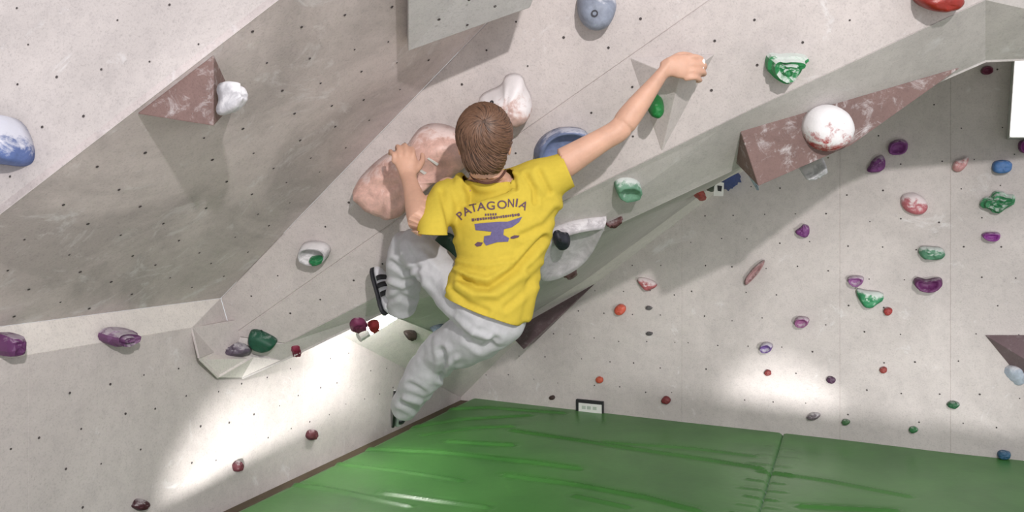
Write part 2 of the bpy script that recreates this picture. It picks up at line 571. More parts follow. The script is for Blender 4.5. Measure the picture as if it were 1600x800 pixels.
def solid(pl, outline, height, prof=DOME, peak=(0, 0), rough=0.12, seed=0, iters=2, freq=3.0, sink=0.004):
    "relief body standing on plane pl; outline and peak offset in photo pixels"
    pts = chaikin(outline, iters)
    k = len(pts)
    cx, cy = sum(p[0] for p in pts) / k, sum(p[1] for p in pts) / k
    base = [pl.hit(*p) for p in pts]
    c = pl.hit(cx, cy)
    pk = pl.hit(cx + peak[0], cy + peak[1]) - c
    size = sum((b_ - c).length for b_ in base) / k
    vs_, fs = [], []
    for r, (f, h) in enumerate(prof):
        for b_ in base:
            p = c + (b_ - c) * f + pk * h
            q = (p - c) / size
            nz = noise.noise(V((q.x * freq + seed * 7.3, q.y * freq, q.z * freq + h * 1.5)))
            nz += 0.5 * noise.noise(V((q.x * freq * 2.3, q.y * freq * 2.3 + seed * 3.1, q.z * freq * 2.3)))
            if r == 0:
                p = p - pl.n * sink
            else:
                p = p + pl.n * (height * h * (1 + rough * nz)) + (b_ - c) * (rough * 0.35 * nz * f)
            vs_.append(p)
    top = c + pk * prof[-1][1] + pl.n * height * prof[-1][1]
    vs_.append(top)
    R = len(prof)
    for r in range(R - 1):
        for i in range(k):
            j = (i + 1) % k
            fs.append([r * k + i, r * k + j, (r + 1) * k + j, (r + 1) * k + i])
    for i in range(k):
        fs.append([(R - 1) * k + i, (R - 1) * k + (i + 1) % k, R * k])
    fs.append(list(range(k)))
    return vs_, fs, top, c

def bvh_of(o):
    return BVHTree.FromPolygons([v.co for v in o.data.vertices], [tuple(p.vertices) for p in o.data.polygons])

def bolt(o, px, py, rad, parent):
    "socket bolt head set in the face of a hold"
    h = bvh_of(o).ray_cast(EYE, ray(px, py).normalized())
    if h[0] is None:
        return
    n = h[1]
    if n.dot(EYE - h[0]) < 0: n = -n
    a = n.orthogonal().normalized(); b_ = n.cross(a)
    vs_, fs = [], []
    for rr, dz in ((rad, -0.002), (rad, 0.0022), (rad * .62, 0.0022), (rad * .55, -0.001)):
        for i in range(12):
            t = i * math.pi / 6
            vs_.append(h[0] + a * math.cos(t) * rr + b_ * math.sin(t) * rr + n * dz)
    for r in range(3):
        for i in range(12):
            fs.append([r * 12 + i, r * 12 + (i + 1) % 12, (r + 1) * 12 + (i + 1) % 12, (r + 1) * 12 + i])
    fs.append(list(range(36, 48)))
    new_obj('bolt', mesh_of('bolt', vs_, fs, False), M['steel'], parent)

def hold(name, label, pl, outline, height, rgb, chalk=0.25, prof=DOME, peak=(0, 0), rough=0.15, seed=0, smooth=True,
         iters=2, freq=3.0, bolt_at=None, bolt_r=0.009, gloss=0.55, group=None, cat='hold'):
    vs_, fs, top, c = solid(pl, outline, height, prof, peak, rough, seed, iters, freq)
    vs_ = [v - c for v in vs_]
    o = new_obj(name, mesh_of(name, vs_, fs, smooth), hold_mat(rgb, chalk, gloss))
    o.location = c
    tag(o, label, cat, group)
    if bolt_at:
        h = bvh_of(o).ray_cast(EYE - c, ray(*bolt_at).normalized())
        if h[0] is not None:
            n0 = len(bpy.data.objects)
            tmp = o.data
            # place in world space, then parent keeps identity by shifting vertices
            nrm = h[1] if h[1].dot(EYE - c - h[0]) > 0 else -h[1]
            a = nrm.orthogonal().normalized(); b_ = nrm.cross(a)
            bv, bf = [], []
            for rr, dz in ((bolt_r, -0.003), (bolt_r, 0.0025), (bolt_r * .62, 0.0025), (bolt_r * .55, -0.001)):
                for i in range(12):
                    t = i * math.pi / 6
                    bv.append(h[0] + a * math.cos(t) * rr + b_ * math.sin(t) * rr + nrm * dz)
            for r in range(3):
                for i in range(12):
                    bf.append([r * 12 + i, r * 12 + (i + 1) % 12, (r + 1) * 12 + (i + 1) % 12, (r + 1) * 12 + i])
            bf.append(list(range(36, 48)))
            new_obj('bolt', mesh_of('bolt', bv, bf), M['steel'], o)
    return o

def ell(cx, cy, w_, h_, rot=0, k=10, seed=0, jag=0.12):
    rnd = random.Random(seed + int(cx) * 31 + int(cy))
    o = []
    for i in range(k):
        t = 2 * math.pi * i / k
        j = 1 + rnd.uniform(-jag, jag)
        x, y = math.cos(t) * w_ / 2 * j * 1.06, math.sin(t) * h_ / 2 * j * 1.06
        a = math.radians(rot)
        o.append((cx + x * math.cos(a) - y * math.sin(a), cy + x * math.sin(a) + y * math.cos(a)))
    return o

PUR, PURD = (124, 62, 128), (92, 44, 98)
GRN, GRD, GRM = (40, 140, 70), (30, 92, 60), (86, 138, 110)
RED, ORG, PNK, BLU = (160, 58, 58), (214, 96, 74), (206, 150, 152), (74, 118, 176)

BW = 'holds on the back wall'
# ---- back wall holds
hold('jug_hold', 'bright purple jug on the back wall just below the dark shadow', Wp, [(1387, 232), (1390, 222), (1402, 217), (1416, 218), (1420, 228), (1414, 239), (1400, 241), (1389, 240)], .05, PUR, .12, LIP, (0, 4), group=BW)
hold('pinch_hold', 'purple teardrop pinch on the back wall left of the bright purple jug', Wp, [(1353, 266), (1362, 250), (1374, 241), (1382, 244), (1383, 262), (1372, 269), (1358, 269)], .05, PUR, .25, CRAG, (2, 3), group=BW)
hold('chalky_hold', 'faded pink chalky crimp left of the blue hold at the right edge', Wp, [(1486, 264), (1490, 251), (1500, 250), (1513, 243), (1513, 254), (1505, 266), (1495, 270)], .035, PNK, .40, CRAG, seed=3, group=BW)
hold('jug_hold', 'square blue hold high on the back wall near the right edge', Wp, [(1549, 254), (1560, 249), (1578, 250), (1582, 259), (1577, 269), (1560, 271), (1550, 268)], .045, BLU, .05, FLAT, (0, 3), smooth=True, group=BW)
hold('sloper_hold', 'pink oval hold whitened with chalk above the small purple hold', Wp, ell(1428, 318, 44, 30, 32), .05, (196, 110, 120), .52, DOME, (3, 3), .08, group=BW)
hold('crag_hold', 'large jagged green hold on the back wall at the right', Wp, [(1529, 316), (1538, 306), (1546, 308), (1552, 297), (1566, 298), (1572, 303), (1587, 303), (1586, 316), (1572, 322), (1562, 332), (1552, 332), (1542, 324), (1532, 324)], .06, (52, 128, 84), .30, CRAG, (0, 4), .25, seed=5, smooth=False, iters=1, group=BW)
hold('edge_hold', 'flat bright purple edge below the jagged green hold', Wp, [(1531, 366), (1540, 362), (1562, 362), (1563, 370), (1555, 376), (1540, 374)], .04, (132, 52, 138), .10, LIP, (0, 3), group=BW)
hold('pinch_hold', 'small purple wedge hold in the middle of the back wall near the prow shadow', Wp, [(1241, 360), (1252, 354), (1255, 349), (1265, 352), (1265, 367), (1258, 371), (1247, 366)], .045, PUR, .18, CRAG, (0, 3), seed=4, group=BW)
hold('edge_hold', 'chalky pale green ledge hold above the big dark purple jug', Wp, [(1434, 388), (1440, 383), (1456, 385), (1470, 385), (1477, 393), (1474, 402), (1456, 405), (1438, 402)], .05, GRM, .38, CRAG, (0, 4), .2, seed=6, group=BW)
hold('jug_hold', 'small mauve jug directly above the white and green hold', Wp, [(1322, 434), (1330, 430), (1348, 430), (1351, 437), (1342, 446), (1330, 445)], .045, (140, 84, 140), .28, LIP, (0, 3), group=BW)
hold('jug_hold', 'wide dark purple jug on the back wall, scalloped along its top', Wp, [(1426, 436), (1434, 432), (1441, 435), (1449, 436), (1460, 433), (1472, 433), (1473, 444), (1462, 453), (1444, 454), (1430, 448)], .06, (98, 36, 92), .06, LIP, (0, 4), seed=8, group=BW)
hold('crag_hold', 'white chalked hold with green knobbly lower side', Wp, [(1337, 452), (1342, 449), (1352, 453), (1380, 455), (1381, 466), (1372, 473), (1362, 479), (1350, 478), (1344, 468)], .055, (62, 150, 104), .46, CRAG, (0, 4), .25, seed=9, iters=1, group=BW)
hold('foot_hold', 'small red foothold right below the white and green hold', Wp, ell(1387, 486, 14, 13), .03, RED, .08, group=BW)
hold('jug_hold', 'mauve jug with a dark upper lip left of centre on the back wall', Wp, [(1240, 502), (1246, 493), (1262, 494), (1266, 501), (1258, 509), (1245, 509)], .045, (142, 82, 128), .28, LIP, (0, 3), group=BW)
hold('jug_hold', 'small purple and white hold above the tiny dark red foothold', Wp, [(1187, 541), (1191, 535), (1200, 533), (1208, 537), (1207, 545), (1196, 549), (1189, 547)], .045, (104, 74, 140), .36, LIP, (0, 3), group=BW)
hold('foot_hold', 'tiny dark red foothold above the brightest patch of the back wall', Wp, ell(1200, 582, 11, 10), .02, (126, 50, 50), .05, group=BW)
hold('foot_hold', 'round dark purple foothold above the grey oval foothold', Wp, ell(1298, 593, 15, 12), .028, (74, 42, 70), .12, group=BW)
hold('foot_hold', 'tiny red foothold alone in the open middle of the back wall', Wp, ell(1380, 578, 12, 11), .022, (150, 66, 62), .10, group=BW)
hold('foot_hold', 'grey oval foothold just above the bright kickboard', Wp, ell(1271, 650, 21, 12, -10), .03, (104, 92, 100), .25, group=BW)
hold('foot_hold', 'tiny olive green foothold right of the grey oval foothold', Wp, ell(1322, 659, 13, 10), .022, (66, 104, 66), .15, group=BW)
hold('foot_hold', 'small green foothold low on the wall between two other green ones', Wp, ell(1427, 671, 15, 10), .025, (54, 116, 70), .15, group=BW)
hold('foot_hold', 'dark green oval foothold left of the dark corner volume', Wp, ell(1489, 632, 20, 12), .035, (36, 92, 58), .15, group=BW)
hold('foot_hold', 'blue oval foothold at the mat edge in the lower right', Wp, ell(1568, 710, 22, 14), .035, (54, 96, 128), .08, group=BW)
hold('chalky_hold', 'pink and white chalked sidepull right of the dark triangular volume', Wp, [(995, 434), (1004, 432), (1020, 437), (1029, 444), (1022, 450), (1010, 454), (1002, 444)], .04, (192, 108, 112), .46, CRAG, (0, 3), seed=2, group=BW)
hold('crag_hold', 'small orange hold right of the dark triangular volume', Wp, [(960, 486), (963, 477), (972, 473), (979, 479), (977, 488), (968, 492)], .04, ORG, .12, CRAG, (0, 3), group=BW)
hold('foot_hold', 'tiny orange foothold above the white framed sign', Wp, ell(937, 593, 11, 11), .022, (190, 84, 60), .08, group=BW)
hold('foot_hold', 'tiny dark foothold left of the white framed sign', Wp, ell(863, 621, 9, 7), .018, (64, 46, 42), .0, group=BW)
hold('foot_hold', 'round dark red foothold right of the white framed sign', Wp, ell(1041, 625, 14, 12), .028, (118, 44, 48), .05, group=BW)
hold('edge_hold', 'long thin pinkish diagonal rail hold on the back wall', Wp, [(1162, 444), (1164, 434), (1176, 418), (1192, 405), (1196, 407), (1190, 420), (1176, 436), (1166, 445)], .035, (160, 122, 124), .22, LIP, (1, 2), group=BW)
hold('jug_hold', 'purple hold cut off by the right edge beneath the light', Wp, [(1590, 222), (1600, 217), (1612, 220), (1614, 232), (1602, 240), (1591, 236)], .05, (120, 44, 110), .10, LIP, (0, 3), group=BW)
hold('jug_hold', 'dim plum hold in the dark shadow under the roof edge', Wp, [(1531, 110), (1538, 102), (1550, 103), (1552, 112), (1544, 117), (1534, 116)], .04, (112, 46, 72), .05, LIP, (0, 3), group=BW)
hold('foot_hold', 'upper of two tiny dark screw-on chips right of the orange hold', Wp, ell(1014, 481, 11, 7), .015, (92, 88, 90), .1, group=BW)
hold('foot_hold', 'lower of two tiny dark screw-on chips right of the orange hold', Wp, ell(1015, 521, 11, 6), .015, (82, 78, 80), .1, group=BW)
hold('foot_hold', 'small orange foothold in the corner beside the climber lower leg', Wp, ell(734, 590, 14, 10, -10), .03, (204, 88, 56), .05)
hold('foot_hold', 'dark brown half-round foothold on the bright corner panel', Fc, [(629, 517), (640, 515), (651, 517), (648, 524), (640, 527), (633, 525)], .04, (58, 46, 40), .0)
# ---- left wall
LW = 'small holds low on the left wall'
hold('foot_hold', 'dark red foothold on the left wall nearest to the corner', Hp, ell(485, 679, 14, 17, 20), .03, (92, 38, 48), .12, group=LW)
hold('foot_hold', 'dark red foothold in the middle of the low left wall', Hp, ell(369, 728, 12, 17, 15), .03, (84, 36, 44), .15, group=LW)
hold('foot_hold', 'maroon foothold at the bottom edge of the low left wall', Hp, ell(217, 788, 23, 18, -15), .035, (70, 30, 40), .20, group=LW)
hold('jug_hold', 'chunky purple jug on the pale strip left of the prow tip', Hp, [(153, 522), (162, 513), (178, 510), (203, 513), (204, 526), (192, 534), (172, 539), (157, 534)], .08, (112, 68, 112), .22, CRAG, (0, 6), .15, seed=11, smooth=False, iters=1)
hold('jug_hold', 'square dark purple jug cut off by the left photo edge', Hp, [(-12, 520), (5, 519), (21, 519), (21, 548), (10, 554), (-12, 554)], .08, (98, 46, 98), .12, FLAT, (0, 4), .12, seed=12, smooth=False, iters=1)
# ---- prow, left end
hold('sloper_hold', 'grey purple two-lobed hold at the white tip of the prow', plane3(v6, v7, ef_a), [(351, 552), (356, 545), (364, 544), (370, 536), (380, 535), (394, 544), (392, 552), (380, 557), (368, 557), (358, 561)], .06, (104, 92, 108), .18, CRAG, (0, 3), .2, seed=3)
hold('sloper_hold', 'dark green half-moon hold beside the grey purple tip hold', Ep, [(390, 516), (398, 513), (410, 516), (430, 526), (435, 532), (428, 541), (414, 544), (400, 540), (391, 530)], .05, (22, 84, 62), .05, FLAT, (1, 3), .05)
hold('foot_hold', 'small crimson hold on the green-grey lower strip near the tip', F0, ell(463, 544, 18, 15), .028, (130, 32, 62), .05, CRAG, seed=3)
hold('jug_hold', 'plum coloured hold under the prow left of the small red one', F0, [(545, 505), (552, 496), (566, 496), (575, 502), (572, 510), (556, 515), (547, 511)], .03, (120, 44, 84), .08, CRAG, rough=.25)
hold('foot_hold', 'small red hold under the prow beside the glowing lamp tube', F0, [(575, 504), (584, 500), (594, 503), (592, 512), (580, 515), (574, 509)], .028, (176, 46, 54), .03, CRAG, rough=.25)
o = hold('sloper_hold', 'round white chalky hold with a green lower rim left of the climber', Dp, [(469, 388), (474, 378), (490, 375), (508, 377), (518, 386), (516, 397), (502, 405), (484, 404), (472, 397)], .06, (186, 184, 186), .45, DISH, (1, 5), .06, seed=2)
vs_, fs, top, c = solid(Dp, [(487, 396), (500, 395), (516, 392), (513, 403), (503, 408), (492, 407)], .07, DOME, (0, 2), .08, 4)
new_obj('green_insert', mesh_of('green_insert', [v - o.location for v in vs_], fs, True), hold_mat((32, 124, 74), .05), o)
# ---- prow main face
o = hold('pinch_volume', 'big pink double-lobed hold gripped by the climber left hand', Dp,
     [(556, 290), (562, 276), (590, 248), (614, 234), (632, 232), (645, 212), (656, 198), (675, 191), (700, 194), (722, 206), (736, 230), (735, 252), (712, 261), (690, 268), (672, 284), (655, 300), (640, 318), (624, 330), (600, 328), (578, 314), (560, 301)],
     .125, (226, 184, 172), .22, FLAT, (2, 12), .22, seed=21, iters=2, freq=2.2, gloss=0.4)
PINK = o
hold('pinch_volume', 'chalk-white and pink pear-shaped hold above the climber head', Dp, [(746, 162), (750, 148), (764, 140), (784, 132), (788, 118), (800, 113), (816, 116), (822, 134), (831, 150), (830, 170), (820, 186), (802, 189), (782, 182), (762, 176), (750, 170)], .12, (222, 190, 184), .60, DOME, (8, 12), .12, seed=5, bolt_at=(768, 162), bolt_r=.012, freq=2.0)
hold('sloper_hold', 'pale blue-grey rounded hold with a bolt at the top centre', Dp, [(902, -10), (915, -14), (950, -14), (963, -2), (962, 16), (953, 36), (940, 44), (922, 44), (908, 34), (901, 18)], .09, (142, 150, 168), .25, DOME, (3, 7), .06, seed=6, bolt_at=(929, 21), bolt_r=.012, freq=1.6)
hold('ring_hold', 'hollow slate-blue scoop hold behind the climber right shoulder', Ep, [(833, 246), (834, 230), (846, 212), (866, 200), (890, 197), (912, 201), (920, 212), (916, 228), (904, 240), (888, 250), (864, 258), (842, 256)], .085, (116, 130, 166), .22, DISH, (8, -2), .08, seed=7, freq=1.6)
hold('sloper_hold', 'round bright green hold between forearm and pale triangular volume', Ep, ell(1022, 158, 26, 30, 0, jag=.04), .15, (22, 122, 56), .02, DOME, (0, 4), .03)
hold('crag_hold', 'bright green rocky hold with white chalk on its top', Ep, [(1195, 88), (1204, 81), (1216, 84), (1232, 82), (1258, 84), (1262, 92), (1248, 104), (1238, 122), (1224, 128), (1208, 119), (1196, 108)], .075, (48, 140, 84), .44, CRAG, (0, 5), .22, seed=13, smooth=False, iters=1)
hold('sloper_hold', 'glossy red rounded hold cut off by the top edge of the photo', Ep, [(1420, -8), (1440, -20), (1475, -22), (1500, -10), (1496, 6), (1478, 14), (1455, 16), (1432, 8)], .09, (150, 40, 30), .05, DOME, (0, 5), .06, gloss=.35)
hold('edge_hold', 'white chalked green lens-shaped hold on the grey lower band', F1, [(957, 285), (962, 277), (978, 273), (996, 277), (1001, 286), (996, 297), (978, 301), (962, 297)], .05, (112, 158, 132), .42, LIP, (0, 4), .1)
hold('chip_hold', 'dark red thin flake poking out at the lower band edge', F1, [(944, 347), (956, 345), (970, 337), (973, 338), (962, 348), (948, 351)], .03, (96, 62, 62), .12, CRAG)
hold('chip_hold', 'reddish thin flake just under the pale fin-shaped shell', Gp, [(876, 427), (888, 421), (896, 416), (899, 418), (894, 424), (880, 430)], .04, (120, 84, 84), .15, CRAG)
hold('foot_hold', 'small red hold left of the dark green one under the prow', Gp, [(1080, 300), (1085, 292), (1094, 292), (1100, 299), (1092, 305), (1083, 304)], .05, (170, 58, 48), .1, CRAG)
hold('edge_hold', 'dim dark green hold between a red and a blue hold', Gp, [(1099, 293), (1104, 285), (1114, 280), (1121, 281), (1116, 289), (1106, 295)], .035, (62, 82, 62), .1, CRAG)
hold('jug_hold', 'dark blue hold with a white route tag under the brown volume', Gp, [(1120, 284), (1127, 270), (1142, 265), (1155, 267), (1154, 277), (1144, 286), (1130, 291)], .06, (36, 66, 132), .12, CRAG, (0, 2))
hold('jug_hold', 'slate grey-blue hold deep under the prow between the climber legs', Fc, [(650, 478), (655, 468), (668, 462), (678, 470), (682, 486), (674, 494), (662, 490)], .25, (88, 100, 112), .1, CRAG)
hold('sloper_hold', 'very dark green hold seen between the climber elbow and shirt', Ep, [(676, 380), (686, 366), (702, 362), (716, 374), (722, 394), (716, 416), (704, 420), (690, 408)], .07, (20, 62, 44), .0, DOME, (0, 0), .06)
hold('crag_hold', 'large blue and white boulder-like hold at the left photo edge', Ap, [(-30, 190), (-5, 184), (20, 182), (38, 192), (50, 214), (56, 238), (52, 256), (34, 261), (8, 257), (-30, 254)], .10, (92, 112, 166), .43, DOME, (0, 10), .14, seed=15, freq=1.6)
# ---- volumes
def volume(name, label, vs_, fs, m, bev=0.003, cat='volume'):
    c = vs_[0]
    o = new_obj(name, mesh_of(name, [v - c for v in vs_], fs), m)
    o.location = c
    bevel(o, bev, 2)
    return tag(o, label, cat)
def tetra(a, b_, c, p):
    return [a, b_, c, p], [[0, 1, 2], [0, 1, 3], [1, 2, 3], [2, 0, 3]]
wedge_b = [Bp.hit(213, 178), Bp.hit(334, 85), Bp.hit(368, 160)]
wedge_p = Bp.hit(334, 197, 0.14)
vo, vf = tetra(*wedge_b, wedge_p)
wedge = volume('wedge_volume', 'brown triangular volume jutting out of the grey overhang', vo, vf, M['brown_vol'])
WR = plane3(wedge_b[1], wedge_b[2], wedge_p)
hold('knob_hold', 'white chalked knob hold on the side of the brown triangular volume', Plane(WR.p, V((0.75, -0.6, 0.1))) if abs(WR.n.y) < .2 else WR, [(338, 138), (346, 126), (360, 136), (373, 150), (370, 166), (356, 180), (341, 180), (338, 168), (344, 155)], .07, (206, 204, 210), .40, DOME, (2, 2), .15, seed=4)
def on_plane_prism(pl, base, topo, lift):
    lo = [pl.hit(*p) for p in base]
    hi = [pl.hit(p[0], p[1], l) for p, l in zip(topo, lift)]
    k = len(lo)
    fs = [list(range(k - 1, -1, -1)), list(range(k, 2 * k))] + [[i, (i + 1) % k, k + (i + 1) % k, k + i] for i in range(k)]
    return lo + hi, fs
# grey box volume at the top
gv = [Bp.hit(636, 60), Bp.hit(636, -180), Bp.hit(900, -260), Bp.hit(815, -10)]
gt = [Bp.hit(638, 80, 0.05), Bp.hit(638, -160, 0.05), Bp.hit(930, -240, 0.18), Bp.hit(828, 12, 0.18)]
vs_ = gv + gt
fs = [[3, 2, 1, 0], [4, 5, 6, 7], [0, 1, 5, 4], [1, 2, 6, 5], [2, 3, 7, 6], [3, 0, 4, 7]]
gvo = volume('box_volume', 'pale grey angular volume cut off by the top edge', vs_, fs, M['grey_vol'])
bolt_holes([gt[0], gt[1], gt[2], gt[3]], gvo, .11, .006, 5)
for ch in gvo.children:
    ch.location = -V(gvo.location)
# pale triangular volume under the right hand
vo, vf = tetra(Ep.hit(984, 90), Ep.hit(1117, 84), Ep.hit(1034, 238), Ep.hit(1062, 122, 0.10))
volume('triangle_volume', 'pale triangular volume held by the climber right hand', vo, vf, M['wall'])
# long brown volume on the lower band
bA, bB, bC = F2.hit(1157, 205), F2.hit(1290, 172), F2.hit(1505, 103)
bD, bE = F2.hit(1150, 255), F2.hit(1300, 205)
tA, tB = F2.hit(1185, 291, 0.16), F2.hit(1330, 228, 0.13)
vs_ = [bA, bC, bD, tA, tB]
fs = [[0, 1, 4, 3], [0, 3, 2], [2, 3, 4, 1], [0, 2, 1]]
lv = volume('long_volume', 'long chalky brown wedge volume under the prow edge', vs_, fs, M['brown_vol'])
LV = plane3(bA, bC, tA)
o = hold('ball_hold', 'round hold white with chalk and red below on the brown volume', LV, ell(1290, 200, 74, 72, 0, 12, 0, .03), .085, (186, 70, 70), .86, DOME, (2, 0), .04)
hold('edge_hold', 'white chalky hold tucked under the long brown volume', F2, [(1245, 262), (1262, 254), (1284, 238), (1284, 246), (1268, 256), (1252, 262)], .08, (196, 196, 200), .4, FLAT, seed=2)
hold('edge_hold', 'pale blue hold on the dark end of the brown volume', F2, [(1157, 250), (1163, 245), (1172, 260), (1174, 272), (1166, 268)], .10, (170, 180, 200), .35, FLAT, seed=1)
# pale fin-shaped shell and its small black hold
fin = hold('shell_volume', 'pale grey fin-shaped fibreglass shell right of the yellow shirt', F1, [(948, 335), (948, 336), (930, 338), (905, 342), (880, 349), (852, 362), (836, 392), (838, 430), (856, 430), (882, 420), (906, 406), (926, 384), (940, 354), (948, 337)], .05, (196, 190, 196), .35, DISH, (-4, 2), .03, iters=2, cat='volume', freq=1.2)
fb = bvh_of(fin).ray_cast(EYE - V(fin.location), ray(877, 373).normalized())
fp = Plane(fb[0] + V(fin.location), fb[1]) if fb[0] is not None else F1
hold('knob_hold', 'small black knob bolted in the pale fin-shaped shell', Plane(fp.p, F1.n), [(863, 370), (866, 362), (873, 360), (878, 364), (888, 364), (891, 371), (886, 381), (874, 385), (865, 379)], .035, (34, 36, 48), .0, DOME, (0, 2), .06, bolt_at=(875, 375), bolt_r=.007)
# dark triangular volume behind the shirt hem
vo, vf = tetra(Wp.hit(930, 443), Wp.hit(775, 500), Wp.hit(835, 535), Wp.hit(818, 546, 0.30))
volume('triangle_volume', 'dark chalk-marked triangular volume beside the yellow shirt hem', vo, vf, M['dark_vol'])
# dark volume at the right edge
vs_ = [Wp.hit(1538, 523), Wp.hit(1650, 660), Wp.hit(1700, 523), Wp.hit(1640, 585, 0.20)]
fs = [[0, 1, 2], [0, 1, 3], [1, 2, 3], [2, 0, 3]]
volume('triangle_volume', 'dark brown triangular volume cut off by the right edge', vs_, fs, M['dark_vol'])
RV = plane3(vs_[0], vs_[1], vs_[3])
hold('edge_hold', 'pale blue-white oval hold on the dark volume at the right edge', RV, ell(1584, 585, 40, 26, 30), .035, (186, 196, 214), .35, DOME)
# ---- tag, sign
tg = [P(1117, 283, q6.y - .22), P(1131, 286, q6.y - .22), P(1130, 306, q6.y - .23), P(1115, 306, q6.y - .23)]
tgo = slab('route_tag', tg, M['white'], None, .002, 0)
tag(tgo, 'small white route tag hanging below the dark blue hold', 'tag')
slab('tag_mark', [P(1121, 290, q6.y - .226), P(1128, 291, q6.y - .226), P(1127, 299, q6.y - .229), P(1122, 298, q6.y - .229)], M['black'], tgo, .001, 0)
sg = empty('framed_sign', Wp.hit(921, 646))
tag(sg, 'small white sign in a dark frame at the mat edge', 'sign')
def sgq(x0, y0, x1, y1, l, m, nm, th=.006):
    k = 4 / 41.0
    q = [Wp.hit(x, y + (x - 921) * k, l) - V(sg.location) for x, y in ((x0, y0), (x1, y0), (x1, y1), (x0, y1))]
    pts = q
    c = sum(pts, V((0, 0, 0))) / 4
    n = Wp.n
    vs_ = pts + [p - n * th for p in pts]
    fs = [[0, 1, 2, 3], [7, 6, 5, 4]] + [[i, (i + 1) % 4, 4 + (i + 1) % 4, 4 + i] for i in range(4)]
    new_obj(nm, mesh_of(nm, vs_, fs), m, sg)
sgq(900, 626, 942, 646, .02, M['black'], 'frame', .02)
sgq(904, 631, 940, 645, .023, M['white'], 'card')
gm = plain('grey_print', (176, 186, 176), .7)
for x_ in (909, 917, 926):
    sgq(x_, 635, x_ + 6, 640, .0245, gm, 'print_mark', .002)
# ---- lamps
def tube_lamp(name, label, a, b_, rad, m, cat='lamp'):
    root = empty(name, (a + b_) / 2)
    tag(root, label, cat)
    d = (b_ - a); L = d.length; d.normalize()
    u = d.orthogonal().normalized(); w_ = d.cross(u)
    def cyl(nm, t0, t1, r, mm):
        vs_, fs = [], []
        for t in (t0, t1):
            for i in range(14):
                an = i * 2 * math.pi / 14
                vs_.append(a + d * t + u * math.cos(an) * r + w_ * math.sin(an) * r - V(root.location))
        fs = [[i, (i + 1) % 14, 14 + (i + 1) % 14, 14 + i] for i in range(14)] + [list(range(14)), list(range(27, 13, -1))]
        new_obj(nm, mesh_of(nm, vs_, fs, False), mm, root)
    cyl('tube', .02, L - .02, rad, m)
    cyl('end_cap', -.02, .03, rad * 1.2, M['lamp_body'])
    cyl('end_cap', L - .03, L + .0, rad * 1.2, M['lamp_body'])
    return root
tube_lamp('tube_lamp', 'glowing white lamp tube under the prow below the climber shoe', P(566, 524, 3.62), P(627, 486, 3.74), .020, M['tube'])
pl_ = empty('light_panel', Wp.hit(1610, 150, .1))
tag(pl_, 'bright white light panel at the upper right photo edge', 'lamp')
def lp(x0, x1, y0, y1, l, th, m, nm, sk=0):
    pts = [Wp.hit(x0 + sk, y0, l), Wp.hit(x1 + sk, y0, l), Wp.hit(x1, y1, l), Wp.hit(x0, y1, l)]
    vs_ = [p - V(pl_.location) for p in pts] + [p - Wp.n * th - V(pl_.location) for p in pts]
    fs = [[0, 1, 2, 3], [7, 6, 5, 4]] + [[i, (i + 1) % 4, 4 + (i + 1) % 4, 4 + i] for i in range(4)]
    new_obj(nm, mesh_of(nm, vs_, fs), m, pl_)
lp(1579, 1648, 66, 213, .10, .008, M['panel_light'], 'diffuser', 10)
lp(1577, 1650, 64, 215, .091, .09, M['lamp_body'], 'housing', 10)
# ------------------------------------------------------------------ the climber
M['skin'] = plain('skin', (204, 160, 138), .55, .10, 14, bump=.05)
M['skin'].node_tree.nodes['Principled BSDF'].inputs['Subsurface Weight'].default_value = .08
M['skin'].node_tree.nodes['Principled BSDF'].inputs['Subsurface Radius'].default_value = (.01, .004, .002)
M['yellow'] = plain('yellow_cotton', (196, 173, 64), .85, .05, 60, bump=.08, spec=.2)
M['grey_cloth'] = plain('grey_cotton_trousers', (186, 186, 190), .9, .07, 50, bump=.1, spec=.2)
M['hair'] = plain('brown_hair', (80, 58, 46), .5, .35, 60)
M['hair2'] = plain('brown_hair_light', (112, 82, 64), .5, .25, 60)
M['print'] = plain('shirt_print_plum', (92, 66, 82), .8, .08)
M['print2'] = plain('shirt_print_violet', (96, 88, 128), .8, .15, 120)
M['rubber'] = plain('shoe_rubber_black', (34, 34, 40), .6)
M['shoe'] = plain('shoe_white', (206, 206, 212), .6, .05)
M['chalkw'] = plain('chalk_white', (238, 236, 236), .95, .04)
M['cord'] = plain('neck_cord', (84, 50, 40), .8)

def crom(seq, m_=4):
    out = []
    n_ = len(seq)
    for i in range(n_ - 1):
        p0, p1, p2, p3 = seq[max(i - 1, 0)], seq[i], seq[i + 1], seq[min(i + 2, n_ - 1)]
        for k in range(m_):
            t = k / m_
            out.append(tuple(0.5 * ((2 * b) + (-a + c) * t + (2 * a - 5 * b + 4 * c - d) * t * t + (-a + 3 * b - 3 * c + d) * t ** 3) for a, b, c, d in zip(p0, p1, p2, p3)))
    out.append(tuple(seq[-1]))
    return out

